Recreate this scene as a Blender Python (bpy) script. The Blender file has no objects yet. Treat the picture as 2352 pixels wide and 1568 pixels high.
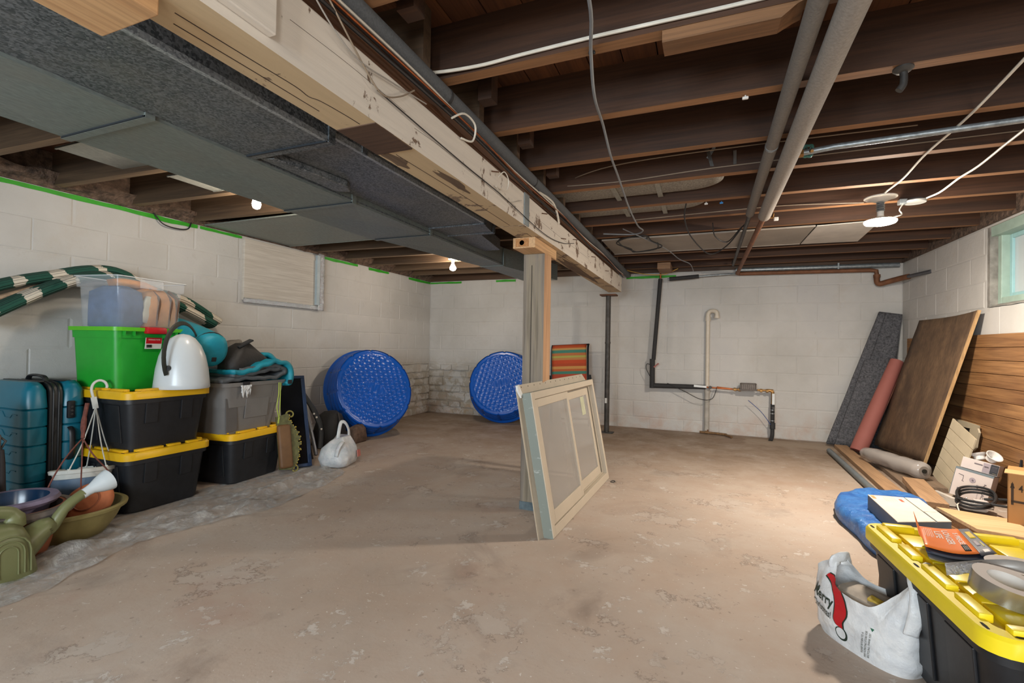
import bpy, bmesh, math, random
from mathutils import Vector, Matrix, Euler, noise
from math import sin, cos, pi, radians as R
random.seed(7)
COL = bpy.context.scene.collection
SC = bpy.context.scene

# ---------------------------------------------------------------- camera
FPX, YAW, PIT, ROL = 1094.87, .3834, .0102, .0165          # focal length in pixels of a 2352 px wide frame
CAM = Vector((0, 0, 1.0))
_F = Vector((-sin(YAW)*cos(PIT), cos(YAW)*cos(PIT), sin(PIT)))
_r = Vector((cos(YAW), sin(YAW), 0)); _u = _r.cross(_F)
_R2 = _r*cos(ROL)+_u*sin(ROL); _U2 = -_r*sin(ROL)+_u*cos(ROL)
cd = bpy.data.cameras.new('camera'); cam = bpy.data.objects.new('camera', cd); COL.objects.link(cam)
cd.sensor_width = 36; cd.lens = FPX/2352*36; cd.clip_start = .02
cam.matrix_world = Matrix(((_R2.x, _U2.x, -_F.x, 0), (_R2.y, _U2.y, -_F.y, 0), (_R2.z, _U2.z, -_F.z, 1.0), (0, 0, 0, 1)))
SC.camera = cam
SC.cycles.max_bounces = 8

# ---------------------------------------------------------------- world, daylight, exposure
SC.view_settings.view_transform = 'Standard'; SC.view_settings.look = 'None'
SC.view_settings.gamma = 1; SC.view_settings.use_curve_mapping = False
SC.view_settings.exposure = 0.12
W = bpy.data.worlds.new('sky'); SC.world = W; W.use_nodes = True
W.node_tree.nodes['Background'].inputs[0].default_value = (.62, .80, .90, 1)
W.node_tree.nodes['Background'].inputs[1].default_value = .62

def area_light(name, loc, look, sx, sy, power, col):
    l = bpy.data.lights.new(name, 'AREA'); l.shape = 'RECTANGLE'; l.size = sx; l.size_y = sy
    l.energy = power; l.color = col
    o = bpy.data.objects.new(name, l); COL.objects.link(o); o.location = loc
    o.rotation_euler = (Vector(look)-Vector(loc)).to_track_quat('-Z', 'Y').to_euler(); return o
# bluish daylight from behind the camera, plus an added neutral fill light
area_light('rear_daylight', (-.9, -2.03, 1.25), (-1.4, 3.0, .9), 1.4, .9, 115, (.74, .88, 1.0))
area_light('rear_fill', (1.1, -2.03, 1.05), (.4, 3.0, .7), .62, 1.5, 42, (1.0, .98, .95))
BULB_W = dict(a=14, b=24, c=62, d=34)

# ---------------------------------------------------------------- pixel -> place on a known plane (photo is 2352 x 1568)
def ray(px, py): return _F+_R2*((px-1176)/FPX)-_U2*((py-784)/FPX)
def onz(px, py, z=0): d = ray(px, py); return CAM+d*((z-1)/d.z)
def ony(px, py, y): d = ray(px, py); return CAM+d*(y/d.y)
def onx(px, py, x): d = ray(px, py); return CAM+d*(x/d.x)

# ---------------------------------------------------------------- mesh builder
I4 = Matrix.Identity(4)
def T(x=0, y=0, z=0): return Matrix.Translation((x, y, z))
def Rt(rx=0, ry=0, rz=0): return Euler((rx, ry, rz)).to_matrix().to_4x4()
def spl(pts, n=6, closed=False):
    P = [Vector(p) for p in pts]; out = []; N = len(P)
    for i in range(N if closed else N-1):
        if closed: a, b, c, d = P[i-1], P[i], P[(i+1) % N], P[(i+2) % N]
        else: a, b, c, d = P[max(i-1, 0)], P[i], P[i+1], P[min(i+2, N-1)]
        for k in range(n):
            t = k/n
            out.append(.5*((2*b)+(c-a)*t+(2*a-5*b+4*c-d)*t*t+(3*b-a-3*c+d)*t**3))
    if not closed: out.append(P[-1])
    return out
def rrect(hx, hy, r, n=4):
    r = min(r, hx*.999, hy*.999); o = []
    for cx, cy, a0 in ((hx-r, hy-r, 0), (-hx+r, hy-r, 90), (-hx+r, -hy+r, 180), (hx-r, -hy+r, 270)):
        for k in range(n+1):
            a = R(a0+90*k/n); o.append((cx+r*cos(a), cy+r*sin(a)))
    return o
class MB:
    def __init__(s): s.v = []; s.f = []; s.m = []
    def add(s, vs, fs, M=None, mi=0):
        b = len(s.v)
        for p in vs:
            p = Vector(p); s.v.append(tuple(M @ p) if M else tuple(p))
        for f in fs: s.f.append(tuple(b+i for i in f)); s.m.append(mi)
        return s
    def box(s, c, d, M=None, mi=0):
        x, y, z = d[0]/2, d[1]/2, d[2]/2; C = Vector(c)
        vs = [C+Vector((a*x, b*y, e*z)) for e in (-1, 1) for b in (-1, 1) for a in (-1, 1)]
        return s.add(vs, [(0, 2, 3, 1), (4, 5, 7, 6), (0, 1, 5, 4), (2, 6, 7, 3), (0, 4, 6, 2), (1, 3, 7, 5)], M, mi)
    def bx(s, x0, x1, y0, y1, z0, z1, M=None, mi=0):
        return s.box(((x0+x1)/2, (y0+y1)/2, (z0+z1)/2), (abs(x1-x0), abs(y1-y0), abs(z1-z0)), M, mi)
    def prism(s, pts, h0, h1, M=None, mi=0):
        n = len(pts); vs = [(p[0], p[1], h0) for p in pts]+[(p[0], p[1], h1) for p in pts]
        return s.add(vs, [tuple(range(n-1, -1, -1)), tuple(range(n, 2*n))]+[(i, (i+1) % n, n+(i+1) % n, n+i) for i in range(n)], M, mi)
    def rings(s, rs, M=None, mi=0, cap0=True, cap1=True, closed=False):
        n = len(rs[0]); vs = [p for r in rs for p in r]; fs = []; k = len(rs)
        for j in range(k if closed else k-1):
            a = j*n; b = ((j+1) % k)*n
            for i in range(n): fs.append((a+i, a+(i+1) % n, b+(i+1) % n, b+i))
        if not closed:
            if cap0: fs.append(tuple(range(n-1, -1, -1)))
            if cap1: fs.append(tuple(range((k-1)*n, k*n)))
        return s.add(vs, fs, M, mi)
    def loft(s, secs, M=None, mi=0, n=4, cap0=True, cap1=True):     # secs: (z, hx, hy, r[, ox, oy])
        rs = []
        for q in secs:
            ox, oy = (q[4], q[5]) if len(q) > 4 else (0, 0)
            rs.append([(x+ox, y+oy, q[0]) for x, y in rrect(q[1], q[2], q[3], n)])
        return s.rings(rs, M, mi, cap0, cap1)
    def lathe(s, prof, n=32, M=None, mi=0, cap0=True, cap1=True):
        return s.rings([[(r*cos(2*pi*i/n), r*sin(2*pi*i/n), z) for i in range(n)] for r, z in prof], M, mi, cap0, cap1)
    def tube(s, path, r, n=8, M=None, mi=0, closed=False, cap=True, flat=1.0):
        P = [Vector(p) for p in path]; k = len(P); rs = []; up = None
        for i in range(k):
            a = P[i-1] if (i or closed) else P[0]; b = P[(i+1) % k] if (i < k-1 or closed) else P[-1]
            t = (b-a).normalized() if (b-a).length > 1e-9 else Vector((0, 0, 1))
            if up is None: up = Vector((0, 0, 1)) if abs(t.z) < .9 else Vector((1, 0, 0))
            u = (up-t*up.dot(t))
            u = u.normalized() if u.length > 1e-6 else t.orthogonal().normalized()
            w = t.cross(u); up = u; rr = r[i] if isinstance(r, (list, tuple)) else r
            rs.append([P[i]+u*(rr*flat*cos(2*pi*j/n))+w*(rr*sin(2*pi*j/n)) for j in range(n)])
        return s.rings(rs, M, mi, cap and not closed, cap and not closed, closed)
    def grid(s, fn, nu, nv, M=None, mi=0, wrap=False):
        cu = nu if wrap else nu+1
        vs = [fn(i/nu, j/nv) for j in range(nv+1) for i in range(cu)]
        fs = [(j*cu+i, j*cu+(i+1) % cu, (j+1)*cu+(i+1) % cu, (j+1)*cu+i) for j in range(nv) for i in range(nu)]
        return s.add(vs, fs, M, mi)
    def rbox(s, c, d, r=.01, seg=2, M=None, mi=0):
        b = bmesh.new(); bmesh.ops.create_cube(b, size=1)
        for v in b.verts: v.co = Vector((v.co.x*d[0], v.co.y*d[1], v.co.z*d[2]))
        bmesh.ops.bevel(b, geom=list(b.edges), offset=r, segments=seg, affect='EDGES', profile=.5)
        b.verts.index_update()
        s.add([v.co+Vector(c) for v in b.verts], [[v.index for v in f.verts] for f in b.faces], M, mi); b.free(); return s
    def plank(s, a, b, w, h, up=(0, 0, 1), mi=0):                    # bar from a to b, w across, h along 'up'
        a, b = Vector(a), Vector(b); t = (b-a).normalized(); up = Vector(up); up = (up-t*up.dot(t)).normalized(); c = t.cross(up)
        vs = [p+c*(i*w/2)+up*(j*h/2) for p in (a, b) for i, j in ((-1, -1), (1, -1), (1, 1), (-1, 1))]
        return s.add(vs, [(0, 1, 2, 3), (7, 6, 5, 4), (0, 4, 5, 1), (1, 5, 6, 2), (2, 6, 7, 3), (3, 7, 4, 0)], None, mi)
    def noise(s, amp, sc, seed=0, zlock=None):
        for i, p in enumerate(s.v):
            p = Vector(p); d = noise.noise_vector(p*sc+Vector((seed, seed*1.7, seed*.3)))
            k = 1.0 if zlock is None else min(1, max(0, (p.z-zlock)/.05))
            s.v[i] = tuple(p+d*amp*k)
        return s
    def build(s, name, mat, parent=None, smooth=False, bevel=0, loc=None, rot=None, label=None, solid=0, sub=0, angle=40):
        me = bpy.data.meshes.new(name); me.from_pydata(s.v, [], s.f); me.update()
        b = bmesh.new(); b.from_mesh(me); bmesh.ops.recalc_face_normals(b, faces=b.faces); b.to_mesh(me); b.free()
        for m in (mat if isinstance(mat, (list, tuple)) else [mat]): me.materials.append(m)
        if isinstance(mat, (list, tuple)):
            for p, k in zip(me.polygons, s.m): p.material_index = k
        if smooth:
            for p in me.polygons: p.use_smooth = True
            if angle: me.set_sharp_from_angle(angle=R(angle))
        o = bpy.data.objects.new(name, me); COL.objects.link(o)
        if parent: o.parent = parent
        if loc: o.location = loc
        if rot: o.rotation_euler = rot
        if label: o['label'] = label
        if solid:
            q = o.modifiers.new('thickness', 'SOLIDIFY'); q.thickness = solid; q.offset = 0
        if bevel:
            q = o.modifiers.new('bevel', 'BEVEL'); q.width = bevel; q.segments = 2; q.limit_method = 'ANGLE'; q.angle_limit = R(35)
        if sub:
            q = o.modifiers.new('sub', 'SUBSURF'); q.levels = sub; q.render_levels = sub
        return o
def tag(o, label, cat, group=None):
    o['label'] = label; o['category'] = cat
    if group: o['group'] = group
    return o
def thing(name, label, cat, loc=(0, 0, 0), rot=(0, 0, 0), group=None):
    o = bpy.data.objects.new(name, None); COL.objects.link(o); o.location = loc; o.rotation_euler = rot
    o.empty_display_size = .1
    return tag(o, label, cat, group)
def struct(o): o['kind'] = 'structure'; return o
def stuff(o): o['kind'] = 'stuff'; return o
def inst(src, name, parent=None, loc=(0, 0, 0), rot=(0, 0, 0), scale=None):
    o = bpy.data.objects.new(name, src); COL.objects.link(o); o.parent = parent; o.location = loc; o.rotation_euler = rot
    if scale: o.scale = scale
    return o
def dup(root, loc, rot=None, label=None):
    r = root.copy(); COL.objects.link(r); r.location = loc
    if rot: r.rotation_euler = rot
    if label: r['label'] = label
    for ch in list(root.children):
        c = ch.copy(); COL.objects.link(c); c.parent = r
        for g in list(ch.children):
            d = g.copy(); COL.objects.link(d); d.parent = c
    return r
def text_mb(txt, size, align='CENTER', bold=False, sx=1.0):
    cu = bpy.data.curves.new('t', 'FONT'); cu.body = txt; cu.size = size; cu.align_x = align; cu.align_y = 'CENTER'; cu.resolution_u = 2
    if bold: cu.offset = size*.02
    o = bpy.data.objects.new('t', cu); COL.objects.link(o); dg = bpy.context.evaluated_depsgraph_get()
    me = bpy.data.meshes.new_from_object(o.evaluated_get(dg)); mb = MB()
    mb.add([(v.co.x*sx, v.co.y, 0) for v in me.vertices], [tuple(p.vertices) for p in me.polygons])
    bpy.data.objects.remove(o); bpy.data.curves.remove(cu); bpy.data.meshes.remove(me); return mb
def frame_M(o, ex, ey):                                             # local x,y,z -> world frame
    ex = Vector(ex).normalized(); ey = Vector(ey); ey = (ey-ex*ey.dot(ex)).normalized(); ez = ex.cross(ey)
    return Matrix(((ex.x, ey.x, ez.x, o[0]), (ex.y, ey.y, ez.y, o[1]), (ex.z, ey.z, ez.z, o[2]), (0, 0, 0, 1)))

# ---------------------------------------------------------------- materials
def C(h):
    h = h.lstrip('#'); f = lambda v: v/12.92 if v <= .04045 else ((v+.055)/1.055)**2.4
    return tuple(f(int(h[i:i+2], 16)/255) for i in (0, 2, 4))+(1,)
class NT:
    def __init__(s, name):
        s.mat = bpy.data.materials.new(name); s.mat.use_nodes = True; s.t = s.mat.node_tree
        s.b = s.t.nodes['Principled BSDF']; s.out = s.t.nodes['Material Output']
    def n(s, typ, **kw):
        x = s.t.nodes.new('ShaderNode'+typ)
        for k, v in kw.items(): setattr(x, k, v)
        return x
    def l(s, a, b): s.t.links.new(a, b)
    def coord(s, world=False, scale=(1, 1, 1), rnd=True):
        m = s.n('Mapping'); m.inputs['Scale'].default_value = scale
        if world: s.l(s.n('NewGeometry').outputs['Position'], m.inputs[0])
        else:
            tc = s.n('TexCoord')
            s.l(tc.outputs['Object'], m.inputs[0])
            if rnd:
                oi = s.n('ObjectInfo'); cm = s.n('CombineXYZ'); mu = s.n('Math', operation='MULTIPLY'); mu.inputs[1].default_value = 37
                s.l(oi.outputs['Random'], mu.inputs[0])
                for i in range(3): s.l(mu.outputs[0], cm.inputs[i])
                s.l(cm.outputs[0], m.inputs['Location'])
        return m.outputs[0]
    def noise(s, vec, scale, detail=4, rough=.55, dist=0):
        x = s.n('TexNoise'); s.l(vec, x.inputs['Vector']); x.inputs['Scale'].default_value = scale
        x.inputs['Detail'].default_value = detail; x.inputs['Roughness'].default_value = rough; x.inputs['Distortion'].default_value = dist
        return x.outputs[0]
    def ramp(s, fac, stops, interp='LINEAR'):
        x = s.n('ValToRGB'); s.l(fac, x.inputs[0]); cr = x.color_ramp; cr.interpolation = interp
        while len(cr.elements) < len(stops): cr.elements.new(.5)
        for e, (p, c) in zip(cr.elements, stops):
            e.position = p; e.color = c if not isinstance(c, (int, float)) else (c, c, c, 1)
        return x.outputs[0]
    def mix(s, fac, a, b, mode='MIX'):
        x = s.n('Mix', data_type='RGBA', blend_type=mode)
        for i, v in ((0, fac), (6, a), (7, b)):
            if isinstance(v, (tuple, float, int)): x.inputs[i].default_value = v
            else: s.l(v, x.inputs[i])
        return x.outputs[2]
    def math(s, op, a, b=0.0, clamp=False):
        x = s.n('Math', operation=op, use_clamp=clamp)
        for i, v in ((0, a), (1, b)):
            if isinstance(v, (float, int)): x.inputs[i].default_value = v
            else: s.l(v, x.inputs[i])
        return x.outputs[0]
    def bump(s, h, strength=.3, dist=.01, prev=None):
        x = s.n('Bump'); x.inputs['Strength'].default_value = strength; x.inputs['Distance'].default_value = dist
        s.l(h, x.inputs['Height'])
        if prev is not None: s.l(prev, x.inputs['Normal'])
        s.l(x.outputs[0], s.b.inputs['Normal']); return x.outputs[0]
    def set(s, col=None, rough=None, metal=None, **kw):
        for k, v in dict({'Base Color': col, 'Roughness': rough, 'Metallic': metal}, **kw).items():
            if v is None: continue
            if isinstance(v, (tuple, float, int)): s.b.inputs[k].default_value = v
            else: s.l(v, s.b.inputs[k])
        return s
def simple(name, h, rough=.5, metal=0, var=.12, sc=14, bump=0, bsc=80, world=False, bd=.004, **kw):
    t = NT(name); c = C(h) if isinstance(h, str) else h
    v = t.coord(world); n = t.noise(v, sc, 5)
    lo = tuple(x*(1-var) for x in c[:3])+(1,); hi = tuple(min(1, x*(1+var)) for x in c[:3])+(1,)
    t.set(t.ramp(n, [(.3, lo), (.7, hi)]), rough, metal, **kw)
    if bump: t.bump(t.noise(v, bsc, 3), bump, bd)
    return t.mat
def wood(name, c1, c2, axis=0, sc=9, rough=.65, stretch=14, bump=.15, stain=None, world=False):
    t = NT(name); k = [sc*1.0]*3; k[axis] = sc/stretch
    v = t.coord(world, tuple(k)); n = t.noise(v, 1.6, 6, .6, .6)
    k2 = [90.0]*3; k2[axis] = 3.0
    f = t.noise(t.coord(world, tuple(k2)), 1.0, 3)
    col = t.ramp(n, [(.28, C(c1)), (.5, t_mid(c1, c2)), (.72, C(c2))])
    col = t.mix(t.ramp(f, [(.45, 0.), (.62, .35)]), col, tuple(x*.55 for x in C(c1)[:3])+(1,))
    if stain:
        b = t.noise(t.coord(world, (1, 1, 1)), 3.0, 5, .65)
        col = t.mix(t.ramp(b, [(.5, 0.), (.68, .75)]), col, C(stain))
    t.set(col, rough); t.bump(f, bump, .003); return t.mat
def t_mid(a, b): return tuple((x+y)/2 for x, y in zip(C(a), C(b)))
def glassy(name, tint, alpha, rough=.15, white=.0):
    t = NT(name); tr = t.n('BsdfTransparent'); mx = t.n('MixShader'); t.set(tint, rough)
    tr.inputs[0].default_value = (1, 1, 1, 1)
    t.b.inputs['Specular IOR Level'].default_value = .6
    mx.inputs[0].default_value = alpha
    t.l(tr.outputs[0], mx.inputs[1]); t.l(t.b.outputs[0], mx.inputs[2]); t.l(mx.outputs[0], t.out.inputs[0]); return t
def emit(name, col, s):
    t = NT(name); t.set((0, 0, 0, 1), .5, 0, **{'Emission Color': col, 'Emission Strength': s}); return t.mat

# ================================================================ SETTING
XL, XR, YB, YR, ZT = -3.83, 1.93, 6.18, -2.0, 1.94
def floor_mat():
    t = NT('worn_concrete'); v = t.coord(True)
    a = t.noise(v, .9, 6, .6); b = t.noise(v, 3.2, 8, .68, .1); c = t.noise(v, 26, 5, .6); d = t.noise(v, 1.7, 7, .62, .8)
    col = t.ramp(a, [(.30, C('#a08f80')), (.5, C('#b2a294')), (.70, C('#b8aca0'))])
    col = t.mix(t.ramp(b, [(.40, .0), (.62, .55)]), col, C('#b09a88'))
    flake = t.ramp(t.noise(v, 5.2, 10, .74, .15), [(.60, 0.), (.615, 1.)])
    col = t.mix(t.math('MULTIPLY', flake, .62), col, C('#cdc5bc'))
    n5 = t.noise(v, 2.3, 10, .72, .1); fk2 = t.ramp(n5, [(.575, 0.), (.585, 1.)]); col = t.mix(t.math('MULTIPLY', fk2, .35), col, C('#bcb2a8'))
    ed_ = t.ramp(n5, [(.562, 0.), (.570, .8), (.576, .8), (.582, 0.)]); ed2 = t.math('MULTIPLY', ed_, t.ramp(b, [(.45, 0.), (.55, .7)])); col = t.mix(ed2, col, C('#6a5d52'))
    dark = t.ramp(d, [(.56, 0.), (.72, .5)]); col = t.mix(dark, col, C('#75655a'))
    sp = t.ramp(t.noise(v, 60, 2, .5), [(.70, 0.), (.73, 1.)]); col = t.mix(t.math('MULTIPLY', sp, .6), col, C('#d8d4cd'))
    sp2 = t.ramp(t.noise(v, 34, 3, .6), [(.30, 1.), (.34, 0.)]); col = t.mix(t.math('MULTIPLY', sp2, .4), col, C('#5f5348'))
    # reddish stains and a darker brown tone towards the back wall
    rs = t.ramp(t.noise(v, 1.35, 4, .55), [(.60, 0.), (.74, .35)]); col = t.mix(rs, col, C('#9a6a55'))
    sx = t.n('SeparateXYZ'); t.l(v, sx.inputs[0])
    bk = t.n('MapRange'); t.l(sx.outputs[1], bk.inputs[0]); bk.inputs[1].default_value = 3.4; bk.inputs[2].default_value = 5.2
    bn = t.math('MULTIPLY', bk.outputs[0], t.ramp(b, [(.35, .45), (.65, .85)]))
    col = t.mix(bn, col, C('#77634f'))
    # pale mortar patch by the water pipe
    px = t.math('ABSOLUTE', t.math('SUBTRACT', sx.outputs[0], .85)); py = t.math('ABSOLUTE', t.math('SUBTRACT', sx.outputs[1], 5.87))
    e = t.math('ADD', t.math('MAXIMUM', t.math('DIVIDE', px, .44), t.math('DIVIDE', py, .20)), t.math('MULTIPLY', t.math('SUBTRACT', b, .5), .9))
    col = t.mix(t.ramp(e, [(.88, .75), (1.0, 0.)]), col, C('#a2917f'))
    t.set(col, t.ramp(b, [(.3, .62), (.7, .85)]), 0, **{'Specular IOR Level': .3})
    h = t.math('ADD', t.math('ADD', t.math('MULTIPLY', flake, .5), t.math('MULTIPLY', fk2, -.5)), t.math('MULTIPLY', b, .8))
    n1 = t.bump(h, .45, .012); t.bump(c, .22, .006, n1); return t.mat
def wall_mat():
    t = NT('painted_block'); v = t.coord(True)
    a = t.noise(v, 1.1, 5, .6); b = t.noise(v, 7, 7, .65, .4); c = t.noise(v, 70, 4, .6)
    col = t.ramp(a, [(.3, C('#b5b2ac')), (.55, C('#c4c1bc')), (.75, C('#bcbab8'))])
    st = t.ramp(t.noise(v, 2.6, 6, .7, .3), [(.56, 0.), (.75, .30)]); col = t.mix(st, col, C('#b3a491'))
    sm = t.ramp(t.noise(v, 11, 6, .7), [(.62, 0.), (.74, .35)]); col = t.mix(sm, col, C('#a19789'))
    sx = t.n('SeparateXYZ'); t.l(v, sx.inputs[0])
    # flaking, rust-stained paint low in the back left corner
    rz = t.n('MapRange'); t.l(sx.outputs[2], rz.inputs[0]); rz.inputs[1].default_value = .86; rz.inputs[2].default_value = .45
    rx = t.n('MapRange'); t.l(sx.outputs[0], rx.inputs[0]); rx.inputs[1].default_value = -1.2; rx.inputs[2].default_value = -2.4
    ry = t.n('MapRange'); t.l(sx.outputs[1], ry.inputs[0]); ry.inputs[1].default_value = 4.3; ry.inputs[2].default_value = 5.2
    reg = t.math('MULTIPLY', t.math('MULTIPLY', rz.outputs[0], rx.outputs[0]), ry.outputs[0])
    fl = t.ramp(t.noise(v, 6.5, 8, .72, .6), [(.46, 0.), (.53, 1.)])
    col = t.mix(t.math('MULTIPLY', t.math('MULTIPLY', fl, reg), .75), col, C('#9c917f'))
    ru = t.ramp(t.noise(v, 4.5, 6, .7), [(.56, 0.), (.70, 1.)])
    col = t.mix(t.math('MULTIPLY', t.math('MULTIPLY', ru, reg), .6), col, C('#a07b42'))
    # grime and rust blush at the foot of the walls
    lz = t.n('MapRange'); t.l(sx.outputs[2], lz.inputs[0]); lz.inputs[1].default_value = .42; lz.inputs[2].default_value = .0
    col = t.mix(t.math('MULTIPLY', lz.outputs[0], t.ramp(b, [(.42, 0.), (.7, .6)])), col, C('#b58f78'))
    t.set(col, .8, 0, **{'Specular IOR Level': .25})
    n1 = t.bump(t.math('ADD', b, t.math('MULTIPLY', fl, reg)), .35, .012); t.bump(c, .25, .004, n1); return t.mat
M_floor, M_wall = floor_mat(), wall_mat()
M_joint = M_wall
M_joist = wood('rough_sawn_joist', '#2c1b10', '#523420', 0, 7, .75, 22, .25)
M_joistL = wood('left_bay_joist', '#3d2d1f', '#66503a', 0, 7, .75, 22, .25)
M_board = wood('old_subfloor', '#432412', '#744626', 1, 6, .75, 16, .2)
M_dirt = simple('crumbled_sill', '#5c4a3d', .95, var=.6, sc=24, bump=.8, bsc=40, world=True, bd=.03)

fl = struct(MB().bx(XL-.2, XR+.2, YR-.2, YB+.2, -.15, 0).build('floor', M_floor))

def wall(name, fn, L0, L1, holes=(), rough=None):
    """fn(u, z, out) -> world point; blocks run along u from L0 to L1"""
    w = MB()
    us = sorted({L0-.2, L1+.2}); 
    def slab(a, b, z0, z1, d0, d1, mb):
        vs = [fn(u, z, d) for u in (a, b) for z in (z0, z1) for d in (d0, d1)]
        mb.add(vs, [(0, 1, 3, 2), (4, 6, 7, 5), (0, 4, 5, 1), (2, 3, 7, 6), (0, 2, 6, 4), (1, 5, 7, 3)])
    if holes:
        h = holes[0]; slab(L0-.2, h[0], -.02, 2.2, .0024, .3, w); slab(h[1], L1+.2, -.02, 2.2, .0024, .3, w)
        slab(h[0], h[1], -.02, h[2], .0024, .3, w); slab(h[0], h[1], h[3], 2.2, .0024, .3, w)
    else: slab(L0-.2, L1+.2, -.02, 2.2, .0024, .3, w)
    o = struct(w.build(name, M_joint))
    rnd = random.Random(len(name)*7+int(L1*10)); k = 0; z0 = -.06; row = 0
    while z0 < 1.93:
        za, zb = max(z0, 0), min(z0+.2, ZT); u = L0-(.2 if row % 2 else 0)
        while u < L1-.02:
            a, b = max(u, L0), min(u+.4, L1); u += .4
            segs = [(a, b)]
            for h in holes:
                if za < h[3]-.01 and zb > h[2]+.01:
                    n = []
                    for p, q in segs:
                        if q <= h[0] or p >= h[1]: n.append((p, q))
                        else:
                            if p < h[0]: n.append((p, h[0]))
                            if q > h[1]: n.append((h[1], q))
                    segs = n
            for p, q in segs:
                if q-p < .03: continue
                if rough and rough(p, q, za, zb): continue
                g = rnd.choice((.0002, .0004, .0009)); d = rnd.uniform(-.0008, .0008)
                m = MB(); bev = rnd.choice((.006, .010, .014))
                P = [fn(p+g, za+g, .0027 if name != 'wall_right' else .0018), fn(q-g, za+g, .0027 if name != 'wall_right' else .0018), fn(q-g, zb-g, .0027 if name != 'wall_right' else .0018), fn(p+g, zb-g, .0027 if name != 'wall_right' else .0018)]
                Q = [fn(p+g+bev, za+g+bev, d-.001), fn(q-g-bev, za+g+bev, d-.001), fn(q-g-bev, zb-g-bev, d-.001), fn(p+g+bev, zb-g-bev, d-.001)]
                m.rings([P, Q], cap0=False)
                m.build('concrete_block', M_wall, o)
        z0 += .2; row += 1
    if rough:                                                   # ragged small stones under a ledge
        for (ra, rb, rz) in rough.spans:
            z = 0.0
            while z < rz-.02:
                hh = min(rnd.uniform(.085, .13), rz-z); u = ra
                while u < rb-.01:
                    ww = min(rnd.uniform(.16, .38), rb-u)
                    d = rnd.uniform(-.022, -.004); e = .006
                    P = [fn(u+e, z+e, .006), fn(u+ww-e, z+e, .006), fn(u+ww-e, z+hh-e, .006), fn(u+e, z+hh-e, .006)]
                    c = .014
                    def q(a, b): return fn(u+a, z+b, d+rnd.uniform(-.006, .006))
                    Q = [q(c, c), q(ww*.5, c*.6), q(ww-c, c), q(ww-c*.6, hh*.5), q(ww-c, hh-c), q(ww*.5, hh-c*.7), q(c, hh-c), q(c*.6, hh*.5)]
                    Pm = [P[0], (Vector(P[0])+Vector(P[1]))/2, P[1], (Vector(P[1])+Vector(P[2]))/2, P[2], (Vector(P[2])+Vector(P[3]))/2, P[3], (Vector(P[3])+Vector(P[0]))/2]
                    MB().rings([Pm, Q], cap0=False).build('wall_stone', M_wall, o, smooth=False)
                    u += ww
                z += hh
    return o
class Rough:
    def __init__(s, spans): s.spans = spans
    def __call__(s, p, q, za, zb): return any(p >= a-.21 and q <= b+.21 and zb <= z+.03 and (p+q)/2 > a and (p+q)/2 < b for a, b, z in s.spans)
wall('wall_left', lambda u, z, d: (XL-d, u, z), YR, YB, rough=Rough([(4.6, 6.17, .74)]))
wall('wall_back', lambda u, z, d: (u, YB+d, z), XL, XR, rough=Rough([(-3.82, -1.9, .74)]))
WY0, WY1, WZ0, WZ1 = 3.55, 4.575, 1.34, 1.93
wall('wall_right', lambda u, z, d: (XR+d, u, z), YR, YB, holes=[(WY0, WY1, WZ0, WZ1)])
m = MB().bx(XL-.2, -1.66, YR-.25, YR, -.02, 2.2).bx(-1.66, -.14, YR-.25, YR, -.02, .74).bx(-1.66, -.14, YR-.25, YR, 1.76, 2.2).bx(-.14, .69, YR-.25, YR, -.02, 2.2).bx(.69, 1.51, YR-.25, YR, 1.98, 2.2).bx(1.51, XR+.2, YR-.25, YR, -.02, 2.2)
struct(m.build('wall_rear', M_wall))
# dirty sill course on top of the walls
s1 = struct(MB().bx(XL-.16, XL+.012, YR, YB, 1.945, 2.17).noise(.0, 1).build('trim_1', M_dirt))
mb = MB()
mb.grid(lambda u, v: Vector((XL+.012+.075*v+.03*noise.noise(Vector((u*40, v*3, 1))), YR+u*(YB-YR), 1.948+.085*v+.03*noise.noise(Vector((u*55, v*4, 5))))), 160, 4)
mb.build('crumbled_mortar', M_dirt, s1)
struct(MB().bx(XL, XR, YB-.035, YB+.12, 1.945, 2.17).build('trim_2', wood('sill_plank', '#3a2718', '#5a402b', 0)))
struct(MB().bx(XR-.02, XR+.16, YR, YB, 1.945, 2.17).build('trim_3', M_dirt))
# ceiling: subfloor boards over joists
ceil = struct(MB().bx(XL-.2, XR+.2, YR-.2, YB+.2, 2.196, 2.25).build('ceiling', M_board))
x = XL
rnd = random.Random(3)
while x < XR:
    w = .135
    m = MB().bx(-w/2+.0025, w/2-.0025, -4.09, 4.09, -.011, .011)
    bo = m.build('subfloor_board', M_board, ceil, loc=(x+w/2, 2.09, 2.184)); x += w
JZ = 1.971
JY = [1.5586, 2.0169, 2.4791, 2.9082, 3.3642, 3.7829, 4.225, 4.67, 5.115, 5.56, 6.0]
JY = [1.5586-.445*k for k in (7, 6, 5, 4, 3, 2, 1)]+JY
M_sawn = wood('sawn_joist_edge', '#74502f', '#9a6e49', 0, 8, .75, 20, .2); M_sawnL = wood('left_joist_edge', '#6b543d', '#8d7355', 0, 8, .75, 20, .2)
def joist(x0, x1, z0, z1):
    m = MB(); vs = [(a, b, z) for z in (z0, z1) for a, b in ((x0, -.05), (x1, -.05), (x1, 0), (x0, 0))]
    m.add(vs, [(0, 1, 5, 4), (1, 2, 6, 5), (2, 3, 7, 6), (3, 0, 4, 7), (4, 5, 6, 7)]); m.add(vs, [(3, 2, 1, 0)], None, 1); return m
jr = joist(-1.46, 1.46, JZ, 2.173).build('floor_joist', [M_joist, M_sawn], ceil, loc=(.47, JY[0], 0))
for y in JY[1:]: inst(jr.data, 'floor_joist', ceil, (.47+random.uniform(-.01, .01), y, random.uniform(0, .004)))
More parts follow.
